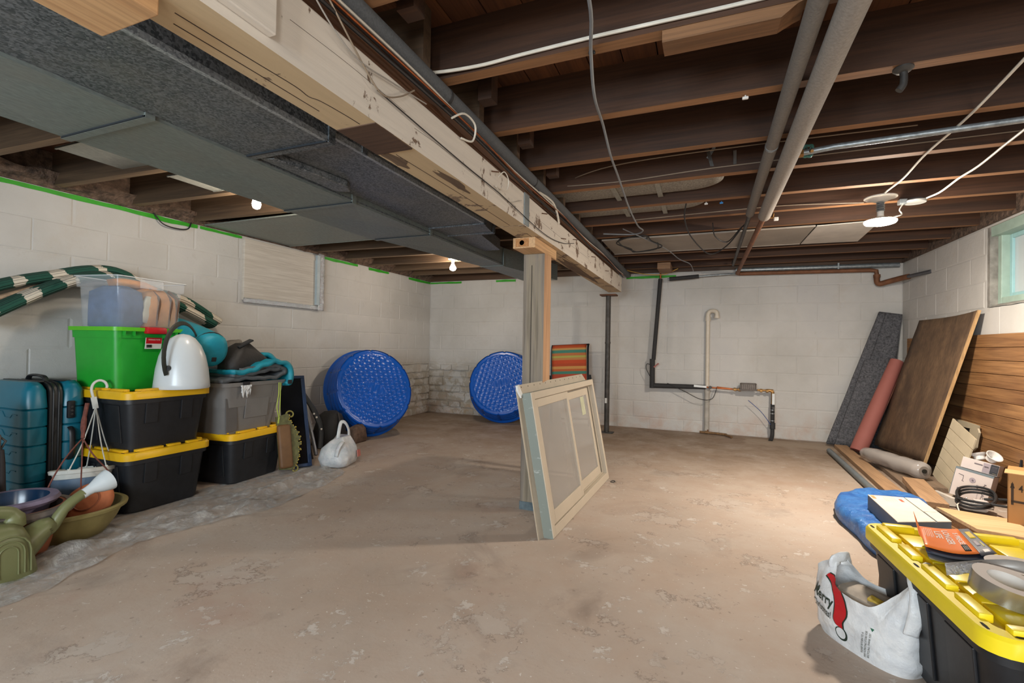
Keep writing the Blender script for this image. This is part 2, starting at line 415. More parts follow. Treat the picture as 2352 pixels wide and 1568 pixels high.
JL = [1.36+.437*k for k in range(-7, 11)]
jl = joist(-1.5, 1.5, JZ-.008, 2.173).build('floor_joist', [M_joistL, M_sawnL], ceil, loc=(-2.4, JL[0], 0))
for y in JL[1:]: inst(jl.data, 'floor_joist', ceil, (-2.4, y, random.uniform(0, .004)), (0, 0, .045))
# board scabbed on to the first joist
sb = MB(); a, b = onz(1515, 97, 1.945), onz(1880, 10, 1.945)
sb.add([(-.13, 1.508, 1.935), (-.13, 1.60, 1.945), (.19, 1.60, 1.945), (.19, 1.508, 1.935), (-.13, 1.508, 1.972), (-.13, 1.60, 1.972), (.25, 1.60, 1.972), (.25, 1.508, 1.972), (.23, 1.60, 1.965), (.23, 1.508, 1.965)],
       [(0, 1, 2, 3), (0, 4, 5, 1), (1, 5, 6, 8, 2), (2, 8, 9, 3), (8, 6, 7, 9), (0, 3, 9, 7, 4), (4, 7, 6, 5)])
sb.build('scab_board', M_scab := wood('scab_wood', '#5a4028', '#8a6240', 0, 8, .75, 20, .2), ceil)
for (x, y, h) in ((-.83, 1.2, .19), (-.83, 1.75, .19), (-.83, 2.2, .19), (-.83, 2.65, .19)):
    MB().bx(x-.03, x+.03, y-.03, y+.03, JZ+.02, 2.17).build('bridging_block', M_joist, ceil)

# window in the right wall
M_mint = simple('mint_window_paint', '#9fb5a8', .5, var=.1)
M_mint2 = simple('blue_sash_paint', '#9cc4c6', .4, var=.06)
M_pane = glassy('window_glass', (.80, .86, .87, 1), .55, .25).mat
M_mortar = simple('grey_mortar', '#8b8780', .9, var=.35, sc=12, bump=.6, bsc=30, bd=.01, world=True)
wn = struct(MB().bx(XR+.02, XR+.30, WY0-.01, WY0+.02, WZ0, WZ1).bx(XR+.005, XR+.30, WY1-.035, WY1+.01, WZ0, WZ1).build('window_1', M_mortar))
m = MB(); m.grid(lambda u, v: Vector((XR-.006+.06*v, WY0+.02+u*(WY1-WY0-.055), WZ0+.03*v+.012*noise.noise(Vector((u*9, v*3, 0))))), 30, 6); m.build('sill_mortar', M_mortar, wn)
fx = XR+.05
def fr(y0, y1, z0, z1, w, d, x, name, mat):
    MB().bx(x, x+d, y0, y0+w, z0, z1).bx(x, x+d, y1-w, y1, z0, z1).bx(x, x+d, y0+w, y1-w, z0, z0+w).bx(x, x+d, y0+w, y1-w, z1-w, z1).build(name, mat, wn, bevel=.003)
fr(WY0+.02, WY1-.035, WZ0+.025, WZ1, .045, .08, fx, 'window_frame', M_mint)
MB().bx(XR+.01, XR+.2, WY0+.02, WY1-.035, WZ1-.07, WZ1).build('window_head', M_mint, wn, bevel=.003)
fr(WY0+.065, WY0+.52, WZ0+.07, WZ1-.07, .03, .035, fx+.02, 'sash', M_mint2)
fr(WY0+.50, WY1-.08, WZ0+.07, WZ1-.07, .03, .035, fx+.045, 'sash', M_mint2)
MB().bx(fx+.035, fx+.039, WY0+.09, WY0+.5, WZ0+.1, WZ1-.1).build('pane', M_pane, wn)
MB().bx(fx+.06, fx+.064, WY0+.52, WY1-.11, WZ0+.1, WZ1-.1).build('pane', M_pane, wn)

# unseen rear window and glazed door, added as openings for the rear lights
M_rearf = simple('white_rear_frame', '#d8d8d4', .5)
w2 = struct(MB().bx(-1.66, -1.60, -2.2, -2.05, .74, 1.76).bx(-.20, -.14, -2.2, -2.05, .74, 1.76).bx(-1.60, -.20, -2.2, -2.05, .74, .80).bx(-1.60, -.20, -2.2, -2.05, 1.70, 1.76).bx(-.93, -.87, -2.2, -2.05, .80, 1.70).build('window_2', M_rearf))
for a in (-1.60, -.87): MB().bx(a, a+.67, -2.14, -2.135, .80, 1.70).build('pane', M_pane, w2)
d1 = struct(MB().bx(.69, .79, -2.2, -2.05, 0, 1.98).bx(1.41, 1.51, -2.2, -2.05, 0, 1.98).bx(.79, 1.41, -2.2, -2.05, 0, .25).bx(.79, 1.41, -2.2, -2.05, 1.86, 1.98).build('added_door', M_rearf))
MB().bx(.79, 1.41, -2.14, -2.135, .25, 1.86).build('pane', M_pane, d1); MB().tube([(.74, -2.03, .95), (.74, -1.99, .95), (.83, -1.99, .95)], .01, 8).build('door_handle', M_mortar, d1, smooth=True)

# ---- green masking tape along the wall tops
M_tape = simple('green_tape', '#2f9a1a', .6, var=.12, bump=.2)
def tape(name, f, a, b, label):
    n = max(6, int(abs(b-a)/.05)); m = MB(); rr = random.Random(int(a*100))
    def g(u, v):
        u2 = a+(b-a)*u; w = .028+.012*noise.noise(Vector((u2*2.3, 0, a)))
        return Vector(f(u2, 1.94-w*v+.006*noise.noise(Vector((u2*9, v, 3)))))
    m.grid(g, n, 1); o = m.build(name, M_tape, solid=.002); tag(o, label, 'tape', 'green tape strips'); return o
tape('tape_strip', lambda u, z: (XL+.006, u, z), 1.0, 2.62, 'long green tape strip topping the left wall nearest the camera')
tape('tape_strip', lambda u, z: (XL+.006, u, z), 2.64, 3.02, 'green tape strip on wall top left of the foil-edged panel')
tape('tape_strip', lambda u, z: (XL+.006, u, z), 3.99, 4.55, 'green tape strip on wall top right of the foil-edged panel')
tape('tape_strip', lambda u, z: (XL+.006, u, z), 4.75, 5.15, 'short green tape strip on the left wall beyond the panel')
tape('tape_strip', lambda u, z: (XL+.006, u, z), 5.6, 6.17, 'green tape strip ending at the back left corner')
tape('tape_strip', lambda u, z: (u, YB-.006, z-.004), -3.82, -3.3, 'green tape strip on back wall starting at the left corner')
tape('tape_strip', lambda u, z: (u, YB-.006, z-.004), -2.75, -2.45, 'short green tape strip on back wall behind the far bulb')
tape('tape_strip', lambda u, z: (u, YB-.006, z-.03), -.93, -.33, 'green tape strip on back wall right of the painted beam')

# ================================================================ CEILING SERVICES
def galv(name, base, dark, metal, rough, sp=1.0):
    t = NT(name); v = t.coord(True)
    vo = t.n('TexVoronoi', feature='F1'); t.l(v, vo.inputs['Vector']); vo.inputs['Scale'].default_value = 150
    n = t.noise(v, 5, 5, .6); k = t.noise(t.coord(True, (60, 14, 60)), 2.4, 3)
    c = t.ramp(vo.outputs['Color'], [(.2, C(dark)), (.8, C(base))]) if sp > .5 else t.ramp(k, [(.35, C(dark)), (.65, C(base))])
    c = t.mix(t.ramp(n, [(.45, 0.), (.7, .35)]), c, C('#8d8a80'))
    w = t.ramp(t.noise(v, 45, 2), [(.73, 0.), (.77, .6)]); c = t.mix(w, c, C('#b9bcb8'))
    t.set(c, rough, metal); t.bump(k, .04, .002); return t.mat
M_galA = galv('smooth_galvanised', '#8d9590', '#7b837e', .45, .5, 0)
M_galB = galv('spangled_galvanised', '#83878a', '#4b5053', .5, .45, 1)
M_galL = galv('pale_sheet_metal', '#a8a89f', '#8f9088', .35, .5, 0)
def section(mb, x0, x1, y0, y1, z0, z1, x0b=None, x1b=None, brk=.016):
    """duct length with a cross-broken bottom; far end may be narrower"""
    a0, a1 = x0, x1; b0 = x0 if x0b is None else x0b; b1 = x1 if x1b is None else x1b
    c = ((a0+a1+b0+b1)/4, (y0+y1)/2, z0+brk)
    vs = [(a0, y0, z0), (a1, y0, z0), (b1, y1, z0), (b0, y1, z0), (a0, y0, z1), (a1, y0, z1), (b1, y1, z1), (b0, y1, z1), c]
    return mb.add(vs, [(1, 0, 8), (2, 1, 8), (3, 2, 8), (0, 3, 8), (4, 5, 6, 7), (0, 1, 5, 4), (1, 2, 6, 5), (2, 3, 7, 6), (3, 0, 4, 7)])
dA = thing('air_duct', 'wide smooth grey sheet metal duct nearest the left wall, under the joists', 'duct', (0, 0, 0))
cuts = [(-1.4, -.05), (-.05, 1.06), (1.06, 2.12), (2.12, 2.93)]
for i, (a, b) in enumerate(cuts): section(MB(), -2.33, -1.832, a, b, 1.788, 1.962).build('duct_section', M_galA, dA)
section(MB(), -2.30, -1.832, 2.93, 4.26, 1.788, 1.962, -2.06, -1.832).build('duct_section', M_galA, dA)
section(MB(), -2.06, -1.832, 4.26, 5.35, 1.782, 1.962, -2.0, -1.6).build('duct_section', M_galA, dA)
for y, a, b in ((1.06, -2.34, -1.826), (2.12, -2.335, -1.826), (2.93, -2.31, -1.826), (4.26, -2.07, -1.82)):
    MB().bx(a, b, y-.004, y+.028, 1.782, 1.79).bx(b-.006, b+.002, y-.004, y+.028, 1.783, 1.95).bx(a-.002, a+.006, y-.004, y+.028, 1.783, 1.95).build('drive_cleat', M_galA, dA)
MB().bx(-1.835, -1.826, -1.4, 4.26, 1.80, 1.806).build('pittsburgh_seam', M_galB, dA)
dB = thing('air_duct', 'dark spangled sheet metal duct running alongside the painted beam', 'duct', (0, 0, 0))
section(MB(), -1.818, -1.385, -1.4, 1.46, 1.797, 1.93, brk=.004).build('duct_section', M_galB, dB)
section(MB(), -1.818, -1.385, 1.46, 2.90, 1.828, 1.93, brk=.006).build('duct_section', M_galB, dB)
section(MB(), -1.818, -1.40, 2.90, 3.17, 1.832, 1.93, -1.818, -1.45, brk=.003).build('duct_section', M_galB, dB)
section(MB(), -1.818, -1.56, 3.17, 3.80, 1.838, 1.93, -1.818, -1.66, brk=.003).build('duct_section', M_galB, dB)
for y, x1, z in ((1.46, -1.378, 1.797), (2.90, -1.386, 1.826), (1.66, -1.380, 1.826), (3.17, -1.44, 1.832)):
    m = MB().bx(x1-.006, x1+.002, y-.004, y+.03, z, 1.93)
    if y != 1.66: m.bx(-1.82, x1, y-.004, y+.03, z-.005, z+.004)
    m.build('drive_cleat', M_galB, dB)
MB().prism([(-1.80, 1.50), (-1.74, 1.52), (-1.69, 1.92), (-1.73, 1.99), (-1.80, 1.96)], 1.795, 1.829).build('access_flap', M_galB, dB, bevel=.004)
for y0, y1, z in ((-1.4, 1.455, 1.796), (1.49, 2.895, 1.827)): MB().bx(-1.386, -1.3835, y0, y1, z, z+.020).bx(-1.40, -1.384, y0, y1, z-.001, z+.001).build('highlight_lip', M_liphl if y0 > 0 else (M_liphl := galv('lip_highlight', '#b9bdbe', '#85898b', .4, .4, 1)), dB)  # pale lip strip paints the highlight on the duct's lower right corner
for y, a, b in ((1.06, -2.33, -1.832), (2.12, -2.33, -1.832), (2.93, -2.3, -1.832)): MB().bx(a, b, y-.009, y-.003, 1.783, 1.789).build('cleat_gap', simple('seam_dark', '#20252a', .7), dA)
MB().bx(-1.82, -1.384, 1.449, 1.456, 1.790, 1.798).build('cleat_gap', simple('seam_dark2', '#20252a', .7), dB)
# sheet metal panning in the left joist bays
def pan(name, a, b, c, d, z, mat, label):
    o = MB().bx(a, b, c, d, z, z+.006).bx(a, b, c, c+.01, z-.004, z+.004).bx(a, b, d-.01, d, z-.004, z+.004).build(name, mat); tag(o, label, 'panel'); return o
pan('joist_bay_panel', -3.16, -2.36, 1.40, 1.735, 1.995, M_galL, 'pale sheet metal panel in a joist bay nearest the camera, beside wide duct')
pan('joist_bay_panel', -3.0, -2.36, 1.86, 2.16, 1.985, M_galL, 'pale sheet metal panel in the joist bay beside the nearer bare bulb')
pan('joist_bay_panel', -3.80, -2.36, 2.66, 3.53, 1.950, M_galA, 'large grey sheet panel under left joists above the foil-edged wall panel')
M_pan = simple('beige_pan_sheet', '#8a8176', .6, var=.12, sc=5, world=True)
M_wht = simple('torn_white_paper', '#b7b2aa', .7, var=.12, sc=7, world=True)
o = MB().bx(-.86, .78, 4.235, 4.90, 1.958, 1.966).bx(-.86, .78, 4.235, 4.25, 1.953, 1.958).bx(-.86, .78, 4.885, 4.9, 1.953, 1.958).build('joist_bay_panel', M_pan); tag(o, 'long beige sheet panel under the right joists beyond the valves', 'panel')
o = MB().prism([(.79, 4.24), (1.18, 4.20), (1.22, 4.93), (.79, 4.91)], 1.957, 1.963).build('paper_sheet', M_wht); tag(o, 'torn white paper sheet covering joists behind the bright disc lamp', 'paper')
# foil wrapped duct runs lying in two joist bays
M_foil = NT('wrapped_foil'); v = M_foil.coord(True); M_foil.set(M_foil.ramp(M_foil.noise(v, 90, 3), [(.3, C('#6f6c64')), (.7, C('#b0aca2'))]), .5, .35); M_foil.bump(M_foil.noise(v, 70, 3), .5, .004); M_foil = M_foil.mat
for (ya, yb, x1, lab) in ((2.93, 3.30, .10, 'silver wrapped duct in the joist bay nearer the camera, with rounded end'), (3.375, 3.72, -.0, 'silver wrapped duct in the joist bay farther back, with rounded end')):
    t = thing('wrapped_duct', lab, 'duct'); cy = (ya+yb)/2; hw = (yb-ya)/2
    m = MB(); secs = []
    for k in range(9):
        a = k/8*pi/2; secs.append((x1-.2+.2*sin(a), max(.02, cos(a))))
    rs = []
    for X, s in [(-1.0, 1), (-.6, 1), (-.2, 1)]+secs:
        rs.append([(X, cy+p*hw/.17*(.4+.6*s), 2.075+q*(.35+.65*s)) for p, q in rrect(.165, .055, .05, 3)])
    m.rings(rs); m.build('duct_wrap', M_foil, t, smooth=True)
    for X in (-.55, -.28): MB().bx(X-.016, X+.016, ya-.004, yb+.004, 2.012, 2.017).bx(X-.016, X+.016, ya-.004, ya, 1.985, 2.017).build('hanger_strap', M_galL, t)

# ---- painted beam on its posts
def peel(name, base, under, a0, a1, sc):
    t = NT(name); v = t.coord(True); n = t.noise(v, sc, 8, .7, .4); g = t.noise(t.coord(True, (30, 1.5, 30)), 2, 4)
    sx = t.n('SeparateXYZ'); t.l(v, sx.inputs[0]); mr = t.n('MapRange'); t.l(sx.outputs[1], mr.inputs[0])
    mr.inputs[1].default_value = .9; mr.inputs[2].default_value = 2.2; mr.inputs[3].default_value = -.012; mr.inputs[4].default_value = .05
    k = t.ramp(t.math('ADD', n, mr.outputs[0]), [(a0, 0.), (a1, 1.)])
    c = t.mix(t.ramp(g, [(.4, 0.), (.7, .25)]), C(base), tuple(q*.72 for q in C(base)[:3])+(1,))
    c = t.mix(k, c, C(under)); t.set(c, .75); t.bump(t.math('ADD', t.math('MULTIPLY', k, -.6), t.math('MULTIPLY', g, .6)), .35, .006); return t.mat
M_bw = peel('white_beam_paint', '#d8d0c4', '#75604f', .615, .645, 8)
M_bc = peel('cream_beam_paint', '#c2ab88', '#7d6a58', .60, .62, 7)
M_raw = wood('raw_fir', '#b88a5e', '#d9b384', 1, 8, .6, 12, .1)
bm_ = thing('support_beam', 'long white and cream painted timber beam crossing the ceiling, paint peeling', 'beam')
def timber(y0, y1, x0=-1.02, x1=-.877, z0=1.633, z1=1.80):
    m = MB(); vs = [(x0, y0, z0), (x1, y0, z0), (x1, y1, z0), (x0, y1, z0), (x0, y0, z1), (x1, y0, z1), (x1, y1, z1), (x0, y1, z1)]
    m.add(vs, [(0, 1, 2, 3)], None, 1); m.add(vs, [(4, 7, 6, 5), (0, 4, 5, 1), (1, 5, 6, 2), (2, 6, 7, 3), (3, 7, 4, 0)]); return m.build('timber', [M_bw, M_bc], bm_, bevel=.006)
timber(-1.3, 2.315); timber(2.32, 4.79); timber(4.793, 5.45, z0=1.634, x1=-.874)
MB().bx(-1.016, -.93, -1.3, 5.6, 1.80, 1.968).build('ledger', wood('dark_ledger', '#4a2f1d', '#6e482c', 1), bm_)
MB().bx(-1.0185, -.8785, 1.105, 1.295, 1.629, 1.634).noise(.004, 9).build('bare_patch', wood('bare_brown', '#3f2c20', '#5b4231', 0, 9, .7, 6), bm_)
for (yy, xx, w, l) in ((1.36, -.99, .05, .14), (1.62, -.91, .04, .25), (3.9, -.97, .08, 1.2)): MB().prism([(xx+w*.5*cos(q)*(1+.3*sin(3*q+yy)), yy+l*.5*sin(q)*(1+.25*sin(5*q))) for q in [2*pi*k/18 for k in range(18)]], 1.6315, 1.6335).build('peeled_spot', wood('bare_spot', '#5b4838', '#7d6852', 1, 9, .8, 6), bm_)
MB().bx(-.877, -.871, 2.305, 2.375, 1.636, 1.80).build('steel_strap', simple('galv_plate', '#9aa3a6', .4, .7), bm_)
MB().bx(-.877, -.855, -1.2, .747, 1.655, 1.80).build('side_board', M_bw, bm_, bevel=.003)
for y in (1.9, 2.6, 3.0, 3.3, 3.9, 4.5): MB().tube([(-.88, y, 1.74-.03*sin(y*9)), (-.845, y+.01, 1.735-.03*sin(y*9))], .003, 6).build('nail', simple('rusty_nail', '#5a3a26', .6, .5), bm_)
M_crk = simple('crack_brown', '#3a2c22', .9)
for pts in ([(-.955, .60), (-.95, .75), (-.944, .88), (-.95, .93), (-.938, .96), (-.93, 1.04), (-.928, 1.10)], [(-.99, .62), (-.985, .80), (-.982, 1.0)], [(-.96, 1.32), (-.955, 1.6), (-.95, 2.0), (-.952, 2.3)], [(-.93, 2.5), (-.925, 3.1), (-.92, 3.9)]):
    MB().tube(spl([(x, y, 1.6333) for x, y in pts], 4), .0016, 5).build('crack', M_crk, bm_)
for pts in ([(1.3, 1.70), (1.5, 1.705), (1.8, 1.70), (2.2, 1.695)], [(.8, 1.73), (1.0, 1.735), (1.25, 1.728)], [(2.5, 1.72), (3.0, 1.715), (3.8, 1.72)]):
    MB().tube(spl([(-.877, y, z) for y, z in pts], 4), .0007, 5).build('crack', M_crk, bm_)
p = thing('timber_post', 'square weathered timber post holding up the beam, behind leaning window', 'post', (-.975, 2.825, 0))
def post_mat():
    t = NT('weathered_post'); k = t.noise(t.coord(False, (60, 60, 2.2)), 1, 4); n = t.noise(t.coord(False, (14, 14, .6)), 1, 5, .6, .5)
    c = t.ramp(n, [(.3, C('#6a6057')), (.5, C('#857a6d')), (.7, C('#96886f'))]); c = t.mix(t.ramp(k, [(.5, 0.), (.66, .5)]), c, C('#4c443d'))
    t.set(c, .8); t.bump(k, .3, .004); return t.mat
M_post = post_mat(); M_postside = wood('pinkish_post_side', '#a87f5c', '#c9a079', 2, 9, .7, 14, .15)
m = MB(); vs = [(a, b, z) for z in (.0, 1.57) for a, b in ((-.068, -.068), (.068, -.068), (.068, .068), (-.068, .068))]
m.add(vs, [(0, 1, 5, 4), (2, 3, 7, 6), (3, 0, 4, 7), (4, 5, 6, 7), (3, 2, 1, 0)]); m.add(vs, [(1, 2, 6, 5)], None, 1); m.build('post_shaft', [M_post, M_postside], p, bevel=.004)
MB().bx(-.0705, .0705, -.0705, .0705, .0, .05).build('damp_foot', simple('blue_stained_foot', '#59666b', .7, var=.3, sc=30), p)
MB().bx(-.015, -.011, -.0695, -.067, .25, 1.5).build('split_crack', simple('crack_dark', '#2a2420', .9), p)
MB().bx(-.068, .068, -.25, .18, 1.57, 1.632).build('cap_block', M_raw, p, bevel=.003)
MB().bx(-.05, .03, -.253, -.25, 1.578, 1.625).lathe([(.018, 0), (.0185, .004), (.015, .004), (.0145, 0)], 16, T(-.01, -.254, 1.6) @ Rt(pi/2, 0, 0)).build('end_grain', simple('end_grain', '#b07c4c', .8, var=.25, sc=90), p)
sp_ = thing('steel_post', 'thin dark steel post under the far end of the beam', 'post', (-1.06, 5.66, 0))
M_iron = simple('dark_iron', '#4a4744', .55, .5, var=.35, sc=18, bump=.2)
MB().tube([(0, 0, .008), (0, 0, 1.62)], .03, 16).lathe([(.034, 1.05), (.034, 1.07)], 16).build('post_tube', M_iron, sp_, smooth=True)
MB().bx(-.08, .08, -.06, .06, 0, .009).build('foot_plate', M_iron, sp_); MB().bx(-.09, .1, -.07, .07, 1.616, 1.632).build('top_plate', simple('rust', '#6b4630', .8), sp_)
MB().bx(-.02, .006, -.032, -.0285, .35, .41).build('paint_dab', simple('white_dab', '#c8c8c4', .6), sp_, bevel=.004)
o = MB().bx(-1.10, -.93, .16, .557, 1.592, 1.632).build('wooden_block', M_raw, bevel=.003); tag(o, 'raw wooden block under the near end of the painted beam', 'block')

# ---- pipes
M_gf = simple('grey_pipe_foam', '#55585b', .85, var=.22, sc=160, bump=.3, bsc=160)
M_cf = simple('cream_pipe_foam', '#8f8880', .85, var=.15, sc=120, bump=.3, bsc=140)
M_bf = simple('black_pipe_foam', '#2b2a2a', .75, var=.2, sc=60, bump=.15)
M_rust = simple('rusty_pipe', '#7a5138', .65, .3, var=.3, sc=14, bump=.2)
M_cop = simple('copper', '#a5623d', .35, .8, var=.3, sc=18); M_brass = simple('brass', '#9a7444', .4, .7, var=.3, sc=20)
M_zinc = simple('zinc_pipe', '#8f9699', .4, .6, var=.3, sc=40, bump=.2)
def band(mb, y, x, z, r, w=.014): return mb.lathe([(r, -w/2), (r, w/2)], 16, T(x, y, z) @ Rt(pi/2, 0, 0))
t = thing('insulated_pipe', 'grey foam covered pipe running along the painted beam', 'pipe')
px = lambda y: -.905; P0 = (-.915, -1.2, 1.932); 
MB().tube([P0, (-.912, 1.74, 1.932), (-.908, 4.0, 1.928), (-.905, 6.15, 1.925)], .033, 18).build('foam_sleeve', M_gf, t, smooth=True)
for y in (1.55, 2.52, 3.6): band(MB(), y, -.911, 1.931, .0342).build('sleeve_joint', M_bf, t, smooth=True)
t = thing('insulated_pipe', 'thin grey foam covered pipe beside the pale one, right of the beam', 'pipe')
MB().tube([(.262, -1.2, 1.935), (.280, 3.62, 1.935)], .027, 16).build('foam_sleeve', M_gf2 := simple('taupe_pipe_foam', '#6f6a64', .85, var=.15, sc=120, bump=.3, bsc=140), t, smooth=True)
MB().tube([(.280, 3.55, 1.935), (.282, 5.7, 1.925), (.284, 5.75, 1.97)], .014, 12).build('bare_pipe', M_iron, t, smooth=True)
band(MB(), 2.45, .276, 1.935, .0285, .02).build('band', M_zinc, t, smooth=True)
t = thing('insulated_pipe', 'thick pale foam covered pipe, bare and rusty beyond, under the right joists', 'pipe')
MB().tube([(.340, -1.2, 1.928), (.368, 3.62, 1.912)], .039, 18).build('foam_sleeve', M_cf, t, smooth=True)
MB().tube([(.368, 3.55, 1.912), (.345, 6.02, 1.885)], .019, 14).build('bare_pipe', M_rust, t, smooth=True)
MB().tube([(.345, 6.0, 1.885), (.345, 6.06, 1.885), (.37, 6.10, 1.886), (1.62, 6.10, 1.872), (1.675, 6.09, 1.86), (1.68, 6.09, 1.80)], .022, 14).build('rusty_run', M_rust, t, smooth=True)
MB().tube(spl([(1.68, 6.09, 1.82), (1.68, 6.085, 1.75), (1.70, 6.07, 1.72), (1.76, 6.03, 1.735), (1.84, 5.94, 1.755), (1.88, 5.86, 1.76)], 5), .027, 14).lathe([(.032, 0), (.032, .03)], 14, T(1.68, 6.09, 1.79)).build('elbow_trap', M_rust, t, smooth=True)
MB().tube([(1.87, 5.88, 1.76), (1.935, 5.5, 1.755)], .018, 12).build('outlet_pipe', simple('outlet_grey', '#5c5c60', .5, .4), t, smooth=True)
o = MB().tube([(.33, 6.12, 1.93), (1.88, 6.12, 1.918)], .026, 14).bx(1.33, 1.345, 6.09, 6.15, 1.89, 1.96).build('grey_conduit', M_zinc, smooth=True); tag(o, 'grey metal pipe high on back wall above the rusty pipe', 'pipe')
t = thing('foam_pipe_end', 'short black foam sleeved pipe end hanging high on the back wall', 'pipe')
MB().tube([(-.40, 6.03, 1.842), (-.07, 6.06, 1.866)], .024, 14).build('foam_sleeve', M_bf, t, smooth=True)
MB().tube([(-.42, 6.03, 1.84), (-.39, 6.03, 1.843)], .012, 10).tube([(-.09, 6.06, 1.865), (.33, 6.08, 1.885)], .011, 10).build('bare_pipe', M_zinc, t, smooth=True)
t = thing('zinc_water_pipe', 'mottled zinc pipe with valve under right joists', 'pipe')
MB().tube([(.40, 2.62, 1.945), (.55, 2.595, 1.95), (1.93, 2.50, 1.955)], .0135, 12).build('pipe', M_zinc, t, smooth=True)
m = MB(); vw = T(.455, 2.60, 1.945) @ Rt(pi/2+.38, 0, .16)
m.tube([(.026*(1+.1*cos(6*a))*cos(a), .026*(1+.1*cos(6*a))*sin(a), -.035) for a in [2*pi*k/36 for k in range(36)]], .006, 8, vw, closed=True)
for k in range(3): m.tube([(.026*cos(k*pi/3), .026*sin(k*pi/3), -.033), (-.026*cos(k*pi/3), -.026*sin(k*pi/3), -.033)], .0032, 6, vw)
m.build('valve_wheel', simple('green_enamel', '#3f6f66', .4, .3, var=.35, sc=60), t, smooth=True)
MB().tube([(0, 0, -.04), (0, 0, .02)], .007, 10, vw).lathe([(.009, -.042), (.009, -.036)], 10, vw).tube([(.40, 2.62, 1.945), (.43, 2.615, 1.945)], .019, 6).build('valve_body', M_brass, t, smooth=True)
t = thing('pipe_stub', 'short bent dark pipe stub with flange under second right joist', 'pipe', (.618, 1.99, JZ-.002))
MB().lathe([(.030, 0), (.030, -.004), (.022, -.012), (.014, -.016)], 20).build('flange', M_iron, t, smooth=True)
MB().tube(spl([(0, 0, -.01), (.002, .0, -.03), (0, 0, -.055), (-.012, .0, -.075)], 5), .0115, 12).build('stub', M_iron, t, smooth=True)

# ---- main water pipe, PVC drain and meter on the back wall
t = thing('water_main', 'black sleeved water pipe with meter and brass valves on the back wall', 'pipe')
Y = 6.08
A = ony(1517, 640, Y); B = ony(1501, 826, Y); Cc = ony(1498, 884, Y); D = ony(1625, 889, Y); E_ = ony(1775, 897, Y); G = ony(1772, 1000, Y)
MB().tube([A+Vector((0, 0, .09)), A], .011, 10).build('copper_riser', M_cop, t, smooth=True)
MB().tube([A, B], .024, 14).build('foam_sleeve', M_bf, t, smooth=True)
MB().tube([B+Vector((-.013, 0, .01)), Cc+Vector((0, 0, -.035))], .031, 14).build('foam_sleeve', M_bf, t, smooth=True)
MB().tube([Cc+Vector((.02, 0, -.005)), D+Vector((-.02, 0, .0))], [.030, .026], 14).build('foam_sleeve', M_bf, t, smooth=True)
MB().tube([D+Vector((-.03, 0, 0)), D+Vector((.28, 0, -.012))], .010, 10).tube([D+Vector((.10, 0, .008)), D+Vector((.29, 0, -.008))], .007, 8).build('copper_run', M_cop, t, smooth=True)
m = MB(); m.tube([D+Vector((.27, 0, -.012)), E_+Vector((-.03, 0, 0))], .012, 10)
for k in (.28, .33, .55, .61, .66): m.tube([D+Vector((k, 0, -.012)), D+Vector((k+.025, 0, -.012))], .02, 6)
m.tube(spl([E_+Vector((-.06, 0, .0)), E_+Vector((-.015, 0, -.004)), E_+Vector((0, 0, -.03)), E_+Vector((0, 0, -.16))], 5), .017, 12)
m.build('brass_fittings', M_brass, t, smooth=True)
m = MB(); m.loft([(0, .085, .035, .02), (.07, .085, .035, .02), (.078, .08, .03, .02)], Matrix.Translation(D+Vector((.43, -.01, -.01))) ); m.bx(-.09, .09, -.04, .04, -.006, .012, Matrix.Translation(D+Vector((.43, -.01, -.012))))
m.build('water_meter', simple('meter_grey', '#5e5650', .6, .2, var=.25, sc=50), t, smooth=True)
mm = MB()
for k in range(9): mm.bx(-.08+.02*k-.002, -.08+.02*k+.002, -.0485, -.045, .008, .062, Matrix.Translation(D+Vector((.43, .0, -.01))))
mm.build('meter_ribs', simple('rib_pale', '#8d857d', .6), t)
M_tagw = simple('white_lever', '#d5d8d6', .4)
MB().plank(D+Vector((-.15, -.035, .012)), D+Vector((-.01, -.035, .006)), .006, .026).build('valve_lever', M_tagw, t, bevel=.002)
MB().plank(E_+Vector((.003, -.03, -.03)), E_+Vector((.003, -.03, -.155)), .026, .006, up=(0, 1, 0)).build('valve_lever', M_tagw, t, bevel=.002)
MB().lathe([(.018, 0), (.018, .02)], 14, Matrix.Translation(D+Vector((.03, -.02, .002))) @ Rt(pi/2, 0, 0)).lathe([(.016, 0), (.016, .02)], 14, Matrix.Translation(E_+Vector((.003, -.02, -.19))) @ Rt(pi/2, 0, 0)).build('valve_hub', M_iron, t, smooth=True)
hose = spl([E_+Vector((.0, 0, -.15)), E_+Vector((.0, 0, -.38)), E_+Vector((-.005, -.03, -.50)), E_+Vector((-.03, -.10, -.548))], 6)
MB().tube(hose, .021, 14).tube([E_+Vector((0, 0, -.36)), E_+Vector((0, -.01, -.43))], .028, 14).build('black_hose', M_bf, t, smooth=True)
m = MB()
for z in (-.22, -.26, -.34): m.lathe([(.0225, 0), (.0225, .008)], 16, Matrix.Translation(E_+Vector((0, 0, z))))
m.build('hose_clamp', simple('clamp_steel', '#b4b8ba', .3, .8), t, smooth=True)
MB().tube(spl([D+Vector((-.45, -.03, .03)), D+Vector((-.25, -.04, -.06)), D+Vector((-.08, -.04, -.14)), D+Vector((.05, -.03, -.13)), D+Vector((.10, -.02, 0))], 6), .004, 6).build('ground_wire', M_bf, t, smooth=True)
MB().tube(spl([Cc+Vector((-.02, -.03, .10)), Cc+Vector((-.07, -.03, .20)), Cc+Vector((-.06, -.03, .26)), Cc+Vector((0, -.03, .24))], 6), .004, 6).build('looped_wire', M_bf, t, smooth=True)
MB().plank(Cc+Vector((.02, -.03, .22)), Cc+Vector((.075, -.03, .27)), .006, .018).build('valve_lever', simple('red_lever', '#8a4a3e', .5), t)
